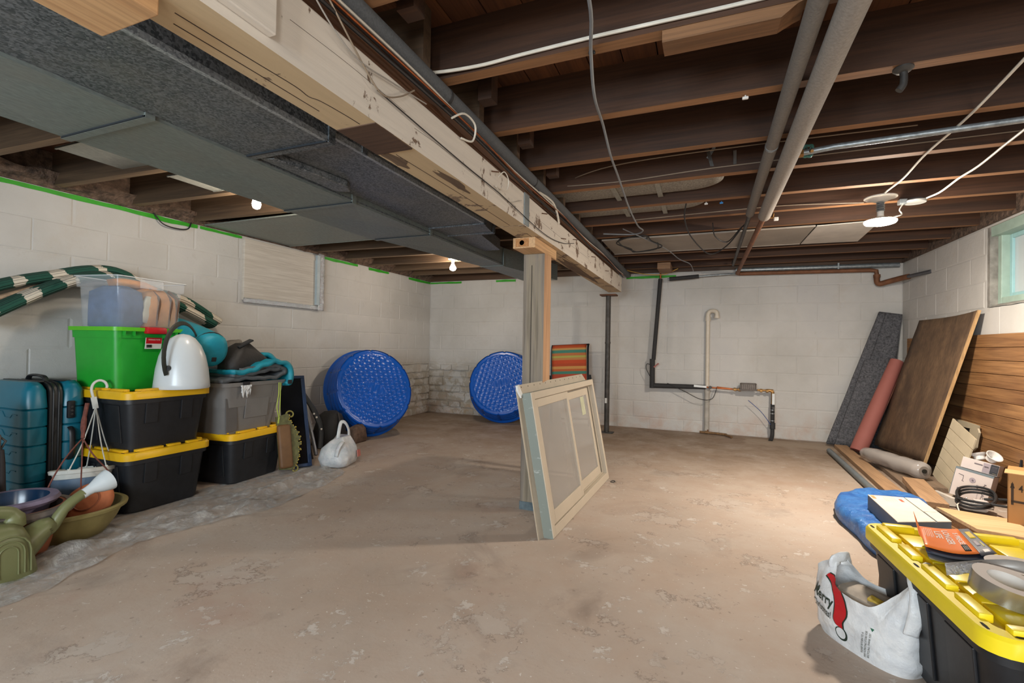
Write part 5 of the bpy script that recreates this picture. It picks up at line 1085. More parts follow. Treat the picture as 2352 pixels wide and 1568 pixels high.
# ================================================================ RIGHT SIDE
def sheet(name, quad, mat, th, nu=10, nv=16, amp=.006, seed=1, bow=0.0, parent=None, tagv=None, cols=None):
    """quad: TL, TR, BR, BL world points"""
    a, b, c, d = [Vector(q) for q in quad]; nrm = (b-a).cross(d-a).normalized()
    def g(u, v):
        p = (a.lerp(b, u)).lerp(d.lerp(c, u), v); return p+nrm*(bow*(4*u*(1-u))*(1-.6*v)+amp*noise.noise(p*6+Vector((seed, 0, 0))))
    m = MB(); m.grid(g, nu, nv); o = m.build(name, mat, parent, smooth=nv > 2, angle=0, solid=th)
    if tagv: tag(o, *tagv)
    return o
M_felt = NT('grey_felt'); v = M_felt.coord(False); a_ = M_felt.noise(v, 60, 4, .75); M_felt.set(M_felt.ramp(a_, [(.35, C('#37373a')), (.65, C('#66666a'))]), .95); M_felt.bump(a_, .5, .006); M_felt = M_felt.mat
M_pink = simple('pink_paper', '#96584f', .75, var=.06, sc=6)
def Y(p, y): return ony(p[0], p[1], y)
t = thing('carpet_piece', 'tall grey felt carpet folded over, leaning in the back right corner', 'carpet')
q = [Y((2019, 716), 6.10), Y((2091, 722), 6.10), Y((2030, 1008), 5.97), Y((1899, 1004), 5.97)]
q[1].x = min(q[1].x, 1.90); q[2].z = .012; q[3].z = .02
sheet('carpet_fold', q, M_felt, .03, 10, 20, .012, 3, parent=t)
q2 = [q[0]+Vector((-.012, -.03, -.01)), q[0].lerp(q[1], .25)+Vector((0, -.03, -.01)), q[3].lerp(q[2], .25)+Vector((0, -.03, .01)), q[3]+Vector((-.012, -.03, .01))]
sheet('folded_edge', q2, M_felt, .02, 6, 20, .01, 5, parent=t)
q = [Y((1986, 826), 6.0), Y((2046, 822), 6.0), Y((2000, 1014), 5.90), Y((1916, 1010), 5.90)]; q[2].z = .012; q[3].z = .02
sheet('carpet_piece', q, M_felt, .025, 8, 14, .01, 8, tagv=('shorter grey felt carpet piece in front of the tall one', 'carpet'))
t = thing('paper_roll', 'dusty pink paper roll leaning against grey felt carpet', 'roll')
p0, p1 = Vector((1.405, 5.60, .033)), ony(2060, 829, 5.84)
MB().tube([p0.lerp(p1, k/6) for k in range(7)], [.070, .070, .068, .066, .063, .060, .057], 24).build('rolled_paper', M_pink, t, smooth=True)
dd = (p1-p0).normalized(); sd = dd.cross(Vector((0, 1, 0))).normalized()
MB().plank(p0-sd*.068+Vector((0, -.012, .03)), p1-sd*.056+Vector((0, -.012, -.01)), .018, .004, up=(0, -1, 0)).build('loose_edge', simple('brown_paper_edge', '#7a4a3a', .8), t)
# leaning boards
M_brd = wood('brown_hardboard', '#54402f', '#7d6248', 2, 5, .8, 3, .1, '#3f3026')
M_brdE = wood('board_edge', '#b08a5c', '#cda878', 2, 9, .7)
t = thing('plywood_board', 'wide brown plywood board leaning on the right wall, top corner highest', 'board')
TLb, TRb = Vector((1.868, 5.56, 1.305)), Vector((1.885, 4.565, 1.325)); BLb = onz(2009, 1021, .075); BRb = onz(2124, 1062, .125)
sheet('board_face', [TLb, TRb, BRb, BLb], M_brd, .012, 12, 16, .004, 2, .035, parent=t)
MB().plank(TRb+Vector((0, -.006, 0)), BRb+Vector((0, -.006, 0)), .016, .016, up=(1, 0, .3)).build('board_edge', M_brdE, t)
o = sheet('plywood_board', [Vector((1.893, 5.72, 1.20)), Vector((1.897, 5.2, 1.21)), Vector((1.70, 5.2, .06)), Vector((1.64, 5.84, .05))], wood('pale_board', '#8a7358', '#a08a6c', 2, 5, .8, 3), .01, 6, 8, .0, 4, tagv=('narrow pale-edged board behind the wide brown plywood board', 'board'))
t = thing('beadboard_panel', 'cream grooved beadboard panel leaning behind the wide brown board', 'panel')
M_crm = simple('cream_paint', '#b9ac92', .6, var=.08, sc=8)
pn = (TRb-TLb).cross(BRb-TRb).normalized(); pc = TRb+Vector((.018, 0, 0))
def onboard(px, py): d = ray(px, py); return CAM+d*((pc-CAM).dot(pn)/d.dot(pn))
a0, a1, b0, b1 = onboard(2190, 960), onboard(2243, 1008), onboard(2143, 1090), None
b1 = b0+(a1-a0)
for k in range(6):
    u0, u1 = k/6+.006, (k+1)/6-.006
    sheet('panel_strip', [a0.lerp(b0, u0), a1.lerp(b1, u0), a1.lerp(b1, u1), a0.lerp(b0, u1)], M_crm, .008, 2, 2, .0, 1, parent=t)
t = thing('broken_panel', 'broken cream wall panel with jagged edges against the wood panelling', 'panel')
def poly_on_x(pts, x, name, mat, th, par):
    P = [onx(p[0], p[1], x) for p in pts]; P2 = [p+Vector((-th, 0, 0)) for p in P]; return MB().rings([P, P2]).build(name, mat, par)
poly_on_x([(2196, 962), (2215, 966), (2238, 973), (2252, 978), (2250, 986), (2228, 983), (2208, 978), (2198, 972)], 1.888, 'torn_top', M_crm, .012, t)
poly_on_x([(2232, 984), (2250, 984), (2253, 994), (2249, 1010), (2246, 1028), (2238, 1036), (2230, 1020), (2226, 1008), (2231, 996)], 1.880, 'torn_side', M_crm, .012, t)
poly_on_x([(2200, 968), (2232, 982), (2226, 1008), (2232, 1034), (2214, 1036), (2206, 1020), (2222, 996)], 1.892, 'dark_gap', M_dark, .006, t)
# timber lying on the floor
M_pl = wood('old_plank', '#8a6a4c', '#b3906c', 1, 7, .75, 14, .15); M_pl2 = wood('grey_plank', '#6d5a49', '#8d7863', 1, 7, .8, 14, .2)
def lying(name, a, b, w, h, z, mat, label, cat='plank'):
    o = MB().plank((a[0], a[1], z+h/2), (b[0], b[1], z+h/2), w, h).build(name, mat, bevel=.002); return tag(o, label, cat)
o = MB().tube([(1.155, 5.55, .024), (1.115, 3.98, .024)], .023, 16).build('grey_tube', simple('slate_tube', '#5f6669', .45, var=.1), smooth=True); tag(o, 'slate grey tube lying on floor left of the planks', 'tube')
lying('wooden_plank', (1.32, 5.86), (1.235, 3.95), .11, .038, 0, M_pl, 'long tan plank on the floor beside the slate tube')
lying('wooden_plank', (1.50, 5.50), (1.385, 3.45), .13, .036, 0, M_pl2, 'long greyish plank on floor under the film roll')
lying('wooden_plank', (1.66, 5.45), (1.56, 4.35), .14, .035, 0, M_pl2, 'greyish plank under the foot of the wide brown board')
o = lying('wooden_plank', (1.445, 4.40), (1.345, 3.74), .125, .038, .037, M_pl, 'short thick tan board lying across greyish plank, end grain showing'); 
t = thing('film_roll', 'roll of clear plastic film with dark core lying on the planks', 'roll', (0, 0, 0))
f0, f1 = Vector((1.33, 5.18, .105)), Vector((1.545, 4.50, .112))
m = MB(); m.tube([f0.lerp(f1, k/14) for k in range(15)], [.020, .045, .056]+[.064]*11+[.058], 20); m.noise(.010, 16, 3); m.build('film_wrap', glassy('film_wrap', (.55, .50, .46, 1), .5, .12).mat, t, smooth=True, angle=0)
m = MB(); m.tube([f0.lerp(f1, .08), f0.lerp(f1, 1.0)], .036, 16); m.build('inner_roll', simple('inner_grey_roll', '#7d736a', .7, var=.25), t, smooth=True)
MB().tube([f1-(f1-f0)*.01, f1+(f1-f0)*.012], .016, 12).build('core_hole', M_dark, t)
o = MB().plank((1.55, 4.33, .05), (1.62, 3.96, .05), .03, .016).build('trim_stick', simple('white_trim', '#c9c2b8', .5)); tag(o, 'short white trim stick on the floor beside shower box', 'stick'); o.location.z = -.04
# boxes
M_card = simple('cardboard', '#b0824f', .8, var=.06, sc=8); M_cardk = simple('cardboard_dark', '#8d6238', .85)
M_ink = simple('box_ink', '#3d2f22', .8)
def put_text(txt, size, M, mat, parent, name='printed_text', sx=1.0, bold=False):
    tm = text_mb(txt, size, bold=bold, sx=sx); q = MB(); q.add(tm.v, tm.f, M); return q.build(name, mat, parent)
c0 = onz(2178, 1132, .0); 
t = thing('fixture_box', 'white and grey boxed shower set standing against wood panelling', 'box', (1.590, 4.225, .0), (R(-9), R(9), R(-36)))
t.scale = (.68, .9, .86); t.location.z = .030
M_whtb = simple('white_print_box', '#c9bdb7', .5, var=.03); M_gside = simple('grey_box_side', '#6f7b80', .5, var=.06)
MB().bx(0, .28, 0, .15, 0, .225).build('box_body', M_whtb, t, bevel=.002)
MB().bx(-.003, 0, -.002, .152, 0, .228).bx(-.002, .282, -.0015, .002, .213, .228).bx(-.002, .282, 0, .15, .225, .228).build('grey_sleeve', M_gside, t)
M_lgrey = simple('print_grey', '#6d6468', .6); M_pgrey = simple('print_pale', '#9d9196', .6)
F = lambda x, z: frame_M((x, -.0022, z), (1, 0, 0), (0, 0, 1))
sh = MB(); sh.add([(.02*cos(q)*1.2, .02*sin(q), 0) for q in [2*pi*k/20 for k in range(20)]], [tuple(range(20))], F(.14, .155)); sh.build('shower_plate_print', M_pgrey, t)
MB().tube([(.05, -.001, .175), (.07, -.001, .17), (.07, -.001, .14), (.065, -.001, .13), (.08, -.001, .128)], .002, 5).tube([(.03, -.001, .178), (.07, -.001, .172)], .002, 5).tube([(.185, -.001, .125), (.22, -.001, .125), (.235, -.001, .14), (.23, -.001, .148), (.245, -.001, .146)], .0028, 5).tube([(.185, -.001, .128), (.184, -.001, .115)], .009, 8).tube([(.137, -.001, .158), (.147, -.001, .152)], .006, 6).build('fixture_print', M_lgrey, t)
MB().bx(.045, .062, -.0022, -.0012, .01, .07).build('print_bar', M_lgrey, t)
put_text('GLACIER', .030, frame_M((.235, -.0022, .05), (0, 0, -1), (1, 0, 0)), M_lgrey, t); put_text('Shower Set', .014, frame_M((.200, -.0022, .05), (0, 0, -1), (1, 0, 0)), M_pgrey, t)
t2 = thing('fixture_box', 'smaller white picture box lying on top of the shower set', 'box'); t2.parent = None
Mb = Matrix.Translation(t.location) @ Euler(t.rotation_euler).to_matrix().to_4x4()
Mb = Mb @ T(.012, .03, .199); t2.matrix_world = Mb @ Matrix.Diagonal((.64, .9, .86, 1))
MB().bx(0, .29, 0, .12, 0, .085).build('box_body', M_whtb, t2, bevel=.002)
G = lambda x0, x1, z0, z1, nm, mat: MB().bx(x0, x1, -.0015, .001, z0, z1).build(nm, mat, t2)
G(.10, .165, .052, .062, 'title_bar', M_lgrey); G(.17, .225, .005, .08, 'photo_print', M_pgrey); G(.227, .287, .005, .083, 'dark_panel', simple('print_dark', '#2f2f33', .5)); G(.18, .215, .045, .055, 'faucet_print', M_lgrey); G(.25, .28, .010, .017, 'pale_tab', M_crm)
for k in range(4): G(.237, .278, .032+.010*k, .034+.010*k, 'text_line', M_pgrey)
def cap(p, rot, label):
    o = MB().lathe([(.026, 0), (.030, .004), (.032, .028), (.044, .038), (.046, .046), (.040, .046), (.032, .036), (.026, .006), (.001, .005)], 26).build('plastic_fitting', simple('white_pvc', '#d8d5d0', .35), smooth=True, loc=p, rot=rot); tag(o, label, 'pipe fitting')
ct = Mb @ Vector((.075, .065, .078)); cap(tuple(ct), (R(-20), R(-12), 0), 'white plastic fitting tipped on its side, left of its twin')
ct = Mb @ Vector((.125, .045, .095)); cap(tuple(ct), (R(38), R(18), 0), 'white plastic fitting facing the room, right of its twin')
o = MB().loft([(0, .012, .02, .005), (.10, .012, .02, .005), (.13, .006, .008, .003), (.16, .005, .006, .003)], n=3).build('black_tool', M_blk, smooth=True, loc=(1.855, 4.02, .27), rot=(.15, 0, 0)); tag(o, 'black handled tool poking up behind the small picture box', 'tool'); o.location = (1.872, 4.05, .12); o.scale = (1, 1, 1.35)
# grey plate, cord, screws
o = MB().prism([(-.14, -.075), (.10, -.10), (.16, -.02), (.13, .085), (-.02, .10), (-.13, .06)], 0, .006).build('grey_plate', simple('grey_plate', '#8d867d', .6, var=.1), loc=(1.66, 3.79, .05), rot=(R(6), R(-5), .2), bevel=.002); tag(o, 'flat grey metal plate under the black cord', 'plate'); o.location = (1.545, 3.92, .040); o.rotation_euler = (0, 0, .2)
lp = []
cc = Vector((1.56, 3.80, .075))
for k in range(46):
    a = k*.36; rr = .095+.012*sin(k*.7); lp.append(cc+Vector((rr*cos(a), rr*1.25*sin(a), .02+.03*sin(a+1)+.0010*k)))
lp += [Vector((1.70, 3.62, .12)), Vector((1.76, 3.66, .12)), Vector((1.78, 3.56, .09)), Vector((1.74, 3.46, .05)), Vector((1.62, 3.44, .05))]
t = thing('power_cord', 'coiled black power cord on grey plate beside the cardboard box', 'cord')
MB().tube(spl(lp, 3), .0075, 8).build('cord', M_bcab, t, smooth=True)
MB().tube(spl([(1.62, 3.85, .10), (1.72, 3.78, .125), (1.80, 3.66, .10), (1.79, 3.52, .055), (1.70, 3.46, .03)], 6), .008, 8).build('cord', M_bcab, t, smooth=True)
MB().rbox((0, 0, 0), (.025, .06, .02), .006, 2, T(1.60, 3.46, .06) @ Rt(0, 0, .8)).build('plug', M_blk, t, smooth=True)
o = MB().tube(spl([(1.42, 3.62, .045), (1.44, 3.72, .08), (1.50, 3.80, .075), (1.56, 3.78, .06)], 6), .0035, 6).build('white_wire', M_wcab, smooth=True); tag(o, 'thin white wire curling beside the black cord', 'wire')
t = thing('screw_bag', 'small bag of silver screws inside the coil of black cord', 'bag', (1.545, 3.80, .048))
MB().loft([(0, .06, .05, .03), (.02, .07, .055, .03), (.04, .04, .03, .02)], n=5).noise(.008, 30).build('bag_film', glassy('bag_film', (.7, .7, .7, 1), .25, .1).mat, t, smooth=True, angle=0)
M_scr = simple('bright_steel', '#c6c6c4', .25, .8); rr = random.Random(2)
for k in range(14):
    p = Vector((rr.uniform(-.045, .045), rr.uniform(-.035, .035), .018+rr.uniform(0, .02))); d = Vector((rr.uniform(-1, 1), rr.uniform(-1, 1), rr.uniform(-.2, .4))).normalized()*.018
    MB().tube([p-d, p+d], .003, 6).tube([p+d, p+d*1.15], .006, 8).build('screw', M_scr, t)
MB().rbox((.05, .03, .045), (.06, .045, .006), .002).build('white_card', M_whtb, t)
# cardboard box
t = thing('cardboard_box', 'tall brown cardboard box printed 4 ONE GALLON at right edge', 'box', (1.545, 3.44, 0), (0, 0, R(-26)))
bw, bd, bh = .34, .24, .352
MB().bx(0, bw, 0, .004, 0, bh).bx(0, bw, bd-.004, bd, 0, bh).bx(0, .004, 0, bd, 0, bh).bx(bw-.004, bw, 0, bd, 0, bh).bx(0, bw, 0, bd, 0, .004).build('box_wall', M_card, t)
MB().bx(-.012, bw, -.010, bd/2-.002, bh, bh+.004).build('top_flap', simple('cardboard_top', '#c49a68', .8, var=.05), t); MB().bx(-.004, bw, bd/2+.002, bd, bh, bh+.004).build('top_flap', M_card, t)
Fb = lambda x, z: frame_M((x, -.0012, z), (1, 0, 0), (0, 0, 1))
put_text('4 ONE GALLON', .052, Fb(.165, .275), M_ink, t, sx=.66, bold=True); put_text('4/3.78 LITERS', .030, Fb(.19, .235), M_ink, t, sx=.66, bold=True)
MB().bx(.014, .30, -.0012, .001, .198, .210).build('ink_line', M_ink, t); MB().bx(.014, .024, -.0012, .001, .185, .30).prism([(.010, .275), (.028, .275), (.019, .31)], -.0012, .001, Matrix(((1, 0, 0, 0), (0, 0, 1, 0), (0, 1, 0, 0), (0, 0, 0, 1)))).build('ink_arrow', M_ink, t)
MB().tube([(.09+.022*cos(q), -.0008, .05+.022*sin(q)) for q in [2*pi*k/24 for k in range(24)]], .002, 5, closed=True).build('ink_stamp', M_ink, t); put_text('44', .02, Fb(.09, .05), M_ink, t)
put_text('PACKED', .045, frame_M((.17, .05, bh+.0046), (1, 0, 0), (0, 1, 0)), simple('ink_faint', '#8a6d4e', .8), t, sx=.8)
# plywood offcuts
t = thing('plywood_offcut', 'pale plywood offcut with layered edge in front of the cardboard box', 'board', (0, 0, 0))
A, B_, D_ = onz(2150, 1163, .085), onz(2312, 1190, .085), onz(2244, 1214, .085)
ex = (B_-A); ey = (D_-A); M_ply = wood('pale_plywood', '#c39a6c', '#d9b68a', 0, 6, .65, 8, .05); M_plye = wood('ply_layers', '#8d6440', '#b98d60', 2, 30, .7, .3)
def slabq(z0, z1, o, name, mat, par, k=1.0):
    P = [A, A+ex*k, A+ex*k+ey, A+ey]; return MB().rings([[Vector((p.x+o, p.y, z0)) for p in P], [Vector((p.x+o, p.y, z1)) for p in P]]).build(name, mat, par, bevel=.001)
slabq(.066, .085, 0, 'top_board', M_ply, t)
for k, z in enumerate((.0, .022, .044)): slabq(z, z+.0215, .004*(k % 2)+.004, 'edge_layer', M_plye, t, .98)
# tarp and tile carton
M_tarp = NT('blue_tarp'); v = M_tarp.coord(False); n1 = M_tarp.noise(v, 12, 6, .65, .6); M_tarp.set(M_tarp.ramp(n1, [(.35, C('#21559b')), (.65, C('#3f78b8'))]), .35); M_tarp.bump(n1, .8, .02, M_tarp.bump(M_tarp.noise(v, 50, 4), .4, .006)); M_tarp = M_tarp.mat
pl = spl([(.81, 3.66, 0), (.745, 3.38, 0), (.765, 3.12, 0), (.80, 2.80, 0), (.97, 2.76, 0), (1.04, 3.06, 0), (1.18, 3.25, 0), (1.30, 3.72, 0), (1.24, 3.90, 0), (.98, 3.86, 0)], 12, True)
cn = sum(pl, Vector())/len(pl)
def rg(s, z): return [Vector((cn.x+(p.x-cn.x)*s, cn.y+(p.y-cn.y)*(s+(1-s)*.5), z)) for p in pl]
t = thing('blue_tarp', 'folded shiny blue tarpaulin on the floor under flat carton', 'tarpaulin')
m = MB(); m.rings([rg(.95, .0), rg(.985, .015), rg(1.0, .04), rg(.985, .06), rg(.94, .082), rg(.84, .094), rg(.72, .097), rg(.6, .098), rg(.5, .099), rg(.4, .1), rg(.3, .1), rg(.2, .1), rg(.1, .1), rg(.03, .1)]); m.noise(.014, 8, 5, 0.0); m.noise(.009, 22, 2, 0.0); m.build('folded_bundle', M_tarp, t, smooth=True, angle=0)
for k, (ya, xs) in enumerate(((2.95, .90), (2.99, .915), (3.04, .925))):
    pass
MB().tube(spl([(.80, 2.98, .012), (.81, 2.965, .075), (.88, 2.95, .108), (.97, 2.94, .10), (1.03, 2.95, .05)], 5), .012, 8, flat=.5).tube(spl([(.80, 3.04, .012), (.80, 3.03, .07), (.88, 3.02, .108), (.98, 3.01, .104)], 5), .010, 8, flat=.5).build('fold_edge', M_tarp, t, smooth=True)
MB().lathe([(.09, 0), (.094, .03), (.082, .05)], 20, T(.885, 2.80, .052) @ Matrix.Diagonal((.8, 1, .6, 1)) @ Rt(pi/2, 0, 0)).noise(.008, 20).build('rolled_end', M_tarp, t, smooth=True)
t = thing('flat_carton', 'flat white-topped grey carton lying on the blue tarpaulin', 'carton')
Q = [onz(1993, 1137, .175), onz(2110, 1146, .175), onz(2186, 1199, .175), onz(2062, 1200, .175)]
lo = [Vector((p.x, p.y, .098)) for p in Q]
MB().rings([lo, Q]).build('carton_body', simple('slate_carton', '#5d6570', .6, var=.12, sc=10), t, bevel=.002)
W_ = simple('white_carton_top', '#d3c6b4', .6, var=.08, sc=14)
def topq(u0, u1, v0, v1, z, nm, mat):
    f = lambda u, v: (Q[0].lerp(Q[1], u)).lerp(Q[3].lerp(Q[2], u), v); P = [f(u0, v0), f(u1, v0), f(u1, v1), f(u0, v1)]
    return MB().rings([[p+Vector((0, 0, .0003)) for p in P], [p+Vector((0, 0, z)) for p in P]]).build(nm, mat, t)
topq(.0, .70, .0, 1, .004, 'top_flap', W_); topq(.725, 1, .0, .62, .004, 'top_flap', W_); topq(.735, 1, .63, 1, .004, 'top_flap', W_)
topq(.03, .10, .03, .16, .0048, 'tan_tape', M_card); 
for k in range(6): topq(.26+.04*k, .268+.04*k, .07, .24, .0046, 'text_line', simple('faint_print', '#a59a90', .7))
topq(.54, .60, .12, .24, .0048, 'red_print', simple('red_print', '#b5503e', .6)); topq(.02, .70, .0, .004, .0046, 'tape_seam', M_cardk)
o2 = MB().rings([[Q[3].lerp(Q[2], a)+Vector((-.0, -.002, b)) for a, b in ((.30, -.06), (.50, -.06), (.50, -.025), (.30, -.025))], [Q[3].lerp(Q[2], a)+Vector((-.0, -.0035, b)) for a, b in ((.30, -.06), (.50, -.06), (.50, -.025), (.30, -.025))]]).build('carton_label', simple('label_blue_grey', '#9aa3ab', .6), t)
# yellow lidded tote
TL_ = (.838, 1.815, 0)
tt = black_tote('black tote with bright yellow lid in the right foreground', TL_, R(93.5), .385, .2575, True, simple('bright_yellow_lid', '#f0d61e', .38, var=.04), 'black totes with yellow lids')
o = sheet('cardboard_sheet', [Vector((.628, 2.185, .306)), Vector((.640, 1.90, .306)), Vector((.625, 1.90, .006)), Vector((.613, 2.185, .006))], simple('brown_card', '#77634f', .8, var=.1), .006, 4, 6, .003, tagv=('brown cardboard sheet leaning on side of the foreground tote', 'cardboard'))
# orange packet
ZL = .362
t = thing('blade_packet', 'orange and grey packet of blades lying on the yellow lid', 'packet')
K = [onz(2112, 1208, ZL+.045), onz(2224, 1214, ZL+.03), onz(2290, 1271, ZL+.03), onz(2128, 1258, ZL+.05)]
def pk(u, v, z=0):
    p = (K[0].lerp(K[1], u)).lerp(K[3].lerp(K[2], u), v); p = p+Vector((0, 0, z-.016*sin(pi*u)*(.3+v*.7))); return p
def psheet(u0, u1, v0, v1, z, nm, mat, th=.0012):
    m = MB(); m.grid(lambda a, b: pk(u0+(u1-u0)*a, v0+(v1-v0)*b, z), 10, 6); return m.build(nm, mat, t, smooth=True, solid=th)
M_or = simple('orange_card', '#f27a22', .4, var=.03); M_gc = simple('grey_card', '#55565c', .45, var=.05)
psheet(-.01, .78, 0, .93, 0, 'orange_card', M_or); psheet(.78, 1.0, 0, 1.0, 0, 'grey_card', M_gc)
psheet(.0, 1.0, .0, 1.02, -.010, 'blade_card', simple('steel_blue', '#4c5568', .3, .5)); psheet(.02, .98, .02, 1.06, -.020, 'blade_card', M_gc); psheet(.04, .98, .1, 1.04, -.026, 'backing_card', simple('pack_tan', '#a3906c', .5))
fl0 = pk(-.01, 0); fl1 = pk(-.01, .62)
MB().add([fl0, fl1, fl1+Vector((-.010, .0, .012)), fl0+Vector((-.012, .012, .045))], [(0, 1, 2, 3)]).build('bent_flap', M_or, t, solid=.001)
def ptext(txt, size, u, v, ang, mat, sx=1, bold=True, su=4.2, sv=4.2):
    tm = text_mb(txt, size, bold=bold, sx=sx); q = MB(); ca, sa = cos(ang), sin(ang)
    q.add([pk(u+(p[0]*ca-p[1]*sa), v-(p[0]*sa+p[1]*ca), .0016) for p in tm.v], tm.f); return q.build('printed_text', mat, t)
M_wp = simple('white_print', '#e6ddd4', .5)
ptext('LIFE', .17, .30, .30, -pi/2, M_wp, 1.0); ptext('LONGER', .17, .46, .36, -pi/2, M_wp, .8); ptext('5 PIECES', .12, .64, .42, -pi/2, M_wp, 1.1)
for k in range(5): psheet(.06+.035*k, .068+.035*k, .08, .42+.03*(k % 2), .0014, 'print_line', M_wp)
psheet(.85, .95, .14, .40, .0014, 'yellow_badge', simple('badge_yellow', '#d9b92a', .4)); ptext('BLADE', .075, .90, .27, -pi/2, M_dark, .9)
psheet(.84, .90, .50, .68, .0014, 'blade_print', M_pgrey); psheet(.93, .95, .56, .72, .0014, 'yellow_stripe', simple('badge_yellow2', '#d9c95a', .4)); psheet(.86, .95, .82, .92, .0014, 'white_block', M_wp)
psheet(.60, .70, .62, .84, .0014, 'cut_window', M_dark)
for k in range(3): psheet(.615+.027*k, .628+.027*k, .66, .81, .0022, 'blade_tooth', simple('tooth_grey', '#8d8f90', .3, .6))
# foil tape rolls
M_alu = NT('foil_tape_metal'); v = M_alu.coord(False); M_alu.set(M_alu.ramp(M_alu.noise(v, 9, 3), [(.3, C('#8f8f8c')), (.7, C('#b4b4b0'))]), .25, .85); M_alu = M_alu.mat
M_core = simple('white_core', '#c9c4be', .5, var=.03); M_side = simple('tape_side', '#bdb3ab', .5, var=.03)
def roll(label, loc, rot, r=.075, ri=.045, h=.046):
    t = thing('tape_roll', label, 'tape roll', loc, rot, None)
    MB().lathe([(r, 0), (r, h)], 48, cap0=False, cap1=False).build('foil_outer', M_alu, t, smooth=True)
    MB().lathe([(ri, 0), (r, 0)], 48, cap0=False, cap1=False).lathe([(ri, h), (r, h)], 48, cap0=False, cap1=False).build('roll_side', M_side, t)
    MB().lathe([(ri, h), (ri, 0)], 48, cap0=False, cap1=False).build('core', M_core, t, smooth=True); return t
r2 = onz(2345, 1300, ZL+.04); zb = .356
t = roll('silver foil tape roll lying flat with blue printed core, partly outside frame', (r2.x, r2.y, zb), (0, 0, 0))
M_bl = simple('core_blue', '#27407a', .5)
for an in (1.2, 1.75, 2.3): 
    MB().add([(.0445*cos(an+q/.0445), .0445*sin(an+q/.0445), .026+z) for q, z in [(.006*cos(k*pi/6), .006*sin(k*pi/6)) for k in range(12)]], [tuple(range(12))]).build('core_print', M_bl, t)
    MB().bx(-.014, .014, -.0006, .0006, .012, .014, Rt(0, 0, an+pi/2) @ T(0, -.0443, 0)).build('core_print', M_bl, t)
r1 = onz(2308, 1316, ZL+.06)
t = roll('silver foil tape roll leaning tilted against the flat one', (r1.x-.004, r1.y-.012, .372), (R(7), R(9), 0), .074)
t.location.z = .366
t = thing('foil_tape_strip', 'loose silver foil tape strip across the yellow lid', 'tape')
s0 = [onz(2166, 1290, .40), onz(2215, 1286, .40), onz(2270, 1282, .412), onz(2330, 1284, .425), onz(2380, 1296, .43)]
P = spl(s0, 6)
m = MB(); m.grid(lambda u, v: P[min(int(u*(len(P)-1)), len(P)-1)]+Vector((.002, -.006, -.030*v)) + Vector((0, -.012*v, 0)), len(P)-1, 2); m.build('strip', simple('strip_white', '#a9a39c', .4, .2), t, smooth=True, angle=0, solid=.001)
m = MB(); m.grid(lambda u, v: P[min(int(u*10), 10)]+Vector((.001, -.008-.02*v, -.004-.022*v+.006*noise.noise(Vector((u*9, v*5, 0))))), 10, 4); m.build('crumpled_end', M_crink, t, smooth=True, angle=0, solid=.001)
# printed carrier bag
M_bag2 = NT('white_carrier_film'); v = M_bag2.coord(False); M_bag2.set(M_bag2.ramp(M_bag2.noise(v, 18, 4), [(.3, C('#c6c8ca')), (.7, C('#e2e2e0'))]), .35); M_bag2.bump(M_bag2.noise(v, 24, 5, .65), .5, .012); M_bag2 = M_bag2.mat
bc = Vector((.530, 1.965, 0)); dvx = Vector((.60, -.80, 0)); rz = math.atan2(dvx.y, dvx.x)
t = thing('carrier_bag', 'white Merry Christmas carrier bag with red hat, in front of tote', 'bag', tuple(bc), (0, 0, rz))
BX, BY = .172, .088
def sp_(a, e): return math.copysign(abs(a)**e, a)
def prof_(v): return .90+.13*sin(min(1, v*1.15)*pi*.75) if v < .75 else 1.03-.16*(v-.75)
def bnoise(p): return noise.noise_vector(p*13+Vector((3, 1, 8)))*.010+noise.noise_vector(p*34)*.0035
def ear_(a, c, w): d = (a-c+pi) % (2*pi)-pi; return math.exp(-(d/w)**2)
def ears(a): return ear_(a, R(42), .30)+ear_(a, -R(42), .30), ear_(a, pi-R(48), .34)+ear_(a, pi+R(48), .34)
def ztop(a): r_, l_ = ears(a); return .178+.025*cos(a)**2+.145*r_+.070*l_
def bagf(u, v):
    a = 2*pi*u; r_, l_ = ears(a); k = prof_(min(v, .78)); zt = ztop(a); s = max(0, (v-.55)/.45)
    p = Vector((BX*sp_(cos(a), .72)*k*(1-.20*s*l_), BY*sp_(sin(a), .72)*k*(1-.88*s*s*min(1, r_)-.80*s*s*min(1, l_)), zt*v)); p.x += .035*s*r_
    f = min(1, v/.12); return p+bnoise(p)*f
m = MB(); m.grid(bagf, 120, 50, wrap=True); m.add([Vector((bagf(k/120, 0))) for k in range(120)], [tuple(range(120))]); m.build('bag_body', M_bag2, t, smooth=True, angle=0)
def band_(pts, w, nm):
    P = spl(pts, 6); n = len(P); m = MB(); m.tube(P, [w*(1+.25*abs(2*k/(n-1)-1)) for k in range(n)], 10, flat=.3); m.noise(.004, 30, 2); m.build(nm, M_bag2, t, smooth=True, angle=0)
e1, e2 = bagf(42/360, .97), bagf(1-42/360, .97); top = (e1+e2)/2+Vector((-.004, 0, .014))
band_([e1+Vector((0, .0, -.03)), e1, top, e2, e2+Vector((0, 0, -.03))], .022, 'handle')
band_([(.150, -.02, .318), (.172, -.042, .285), (.182, -.055, .22), (.172, -.058, .15)], .016, 'handle')
e1, e2 = bagf((180-48)/360, .97), bagf((180+48)/360, .97); top = (e1+e2)/2+Vector((.008, 0, .012))
band_([e1+Vector((0, .0, -.02)), e1, top, e2, e2+Vector((0, 0, -.02))], .020, 'handle')
MB().loft([(.12, .10, .06, .03), (.175, .09, .055, .03), (.185, .05, .03, .02)], n=5).noise(.012, 18).build('contents', simple('brownish_contents', '#a89c8e', .8, var=.25), t, smooth=True)
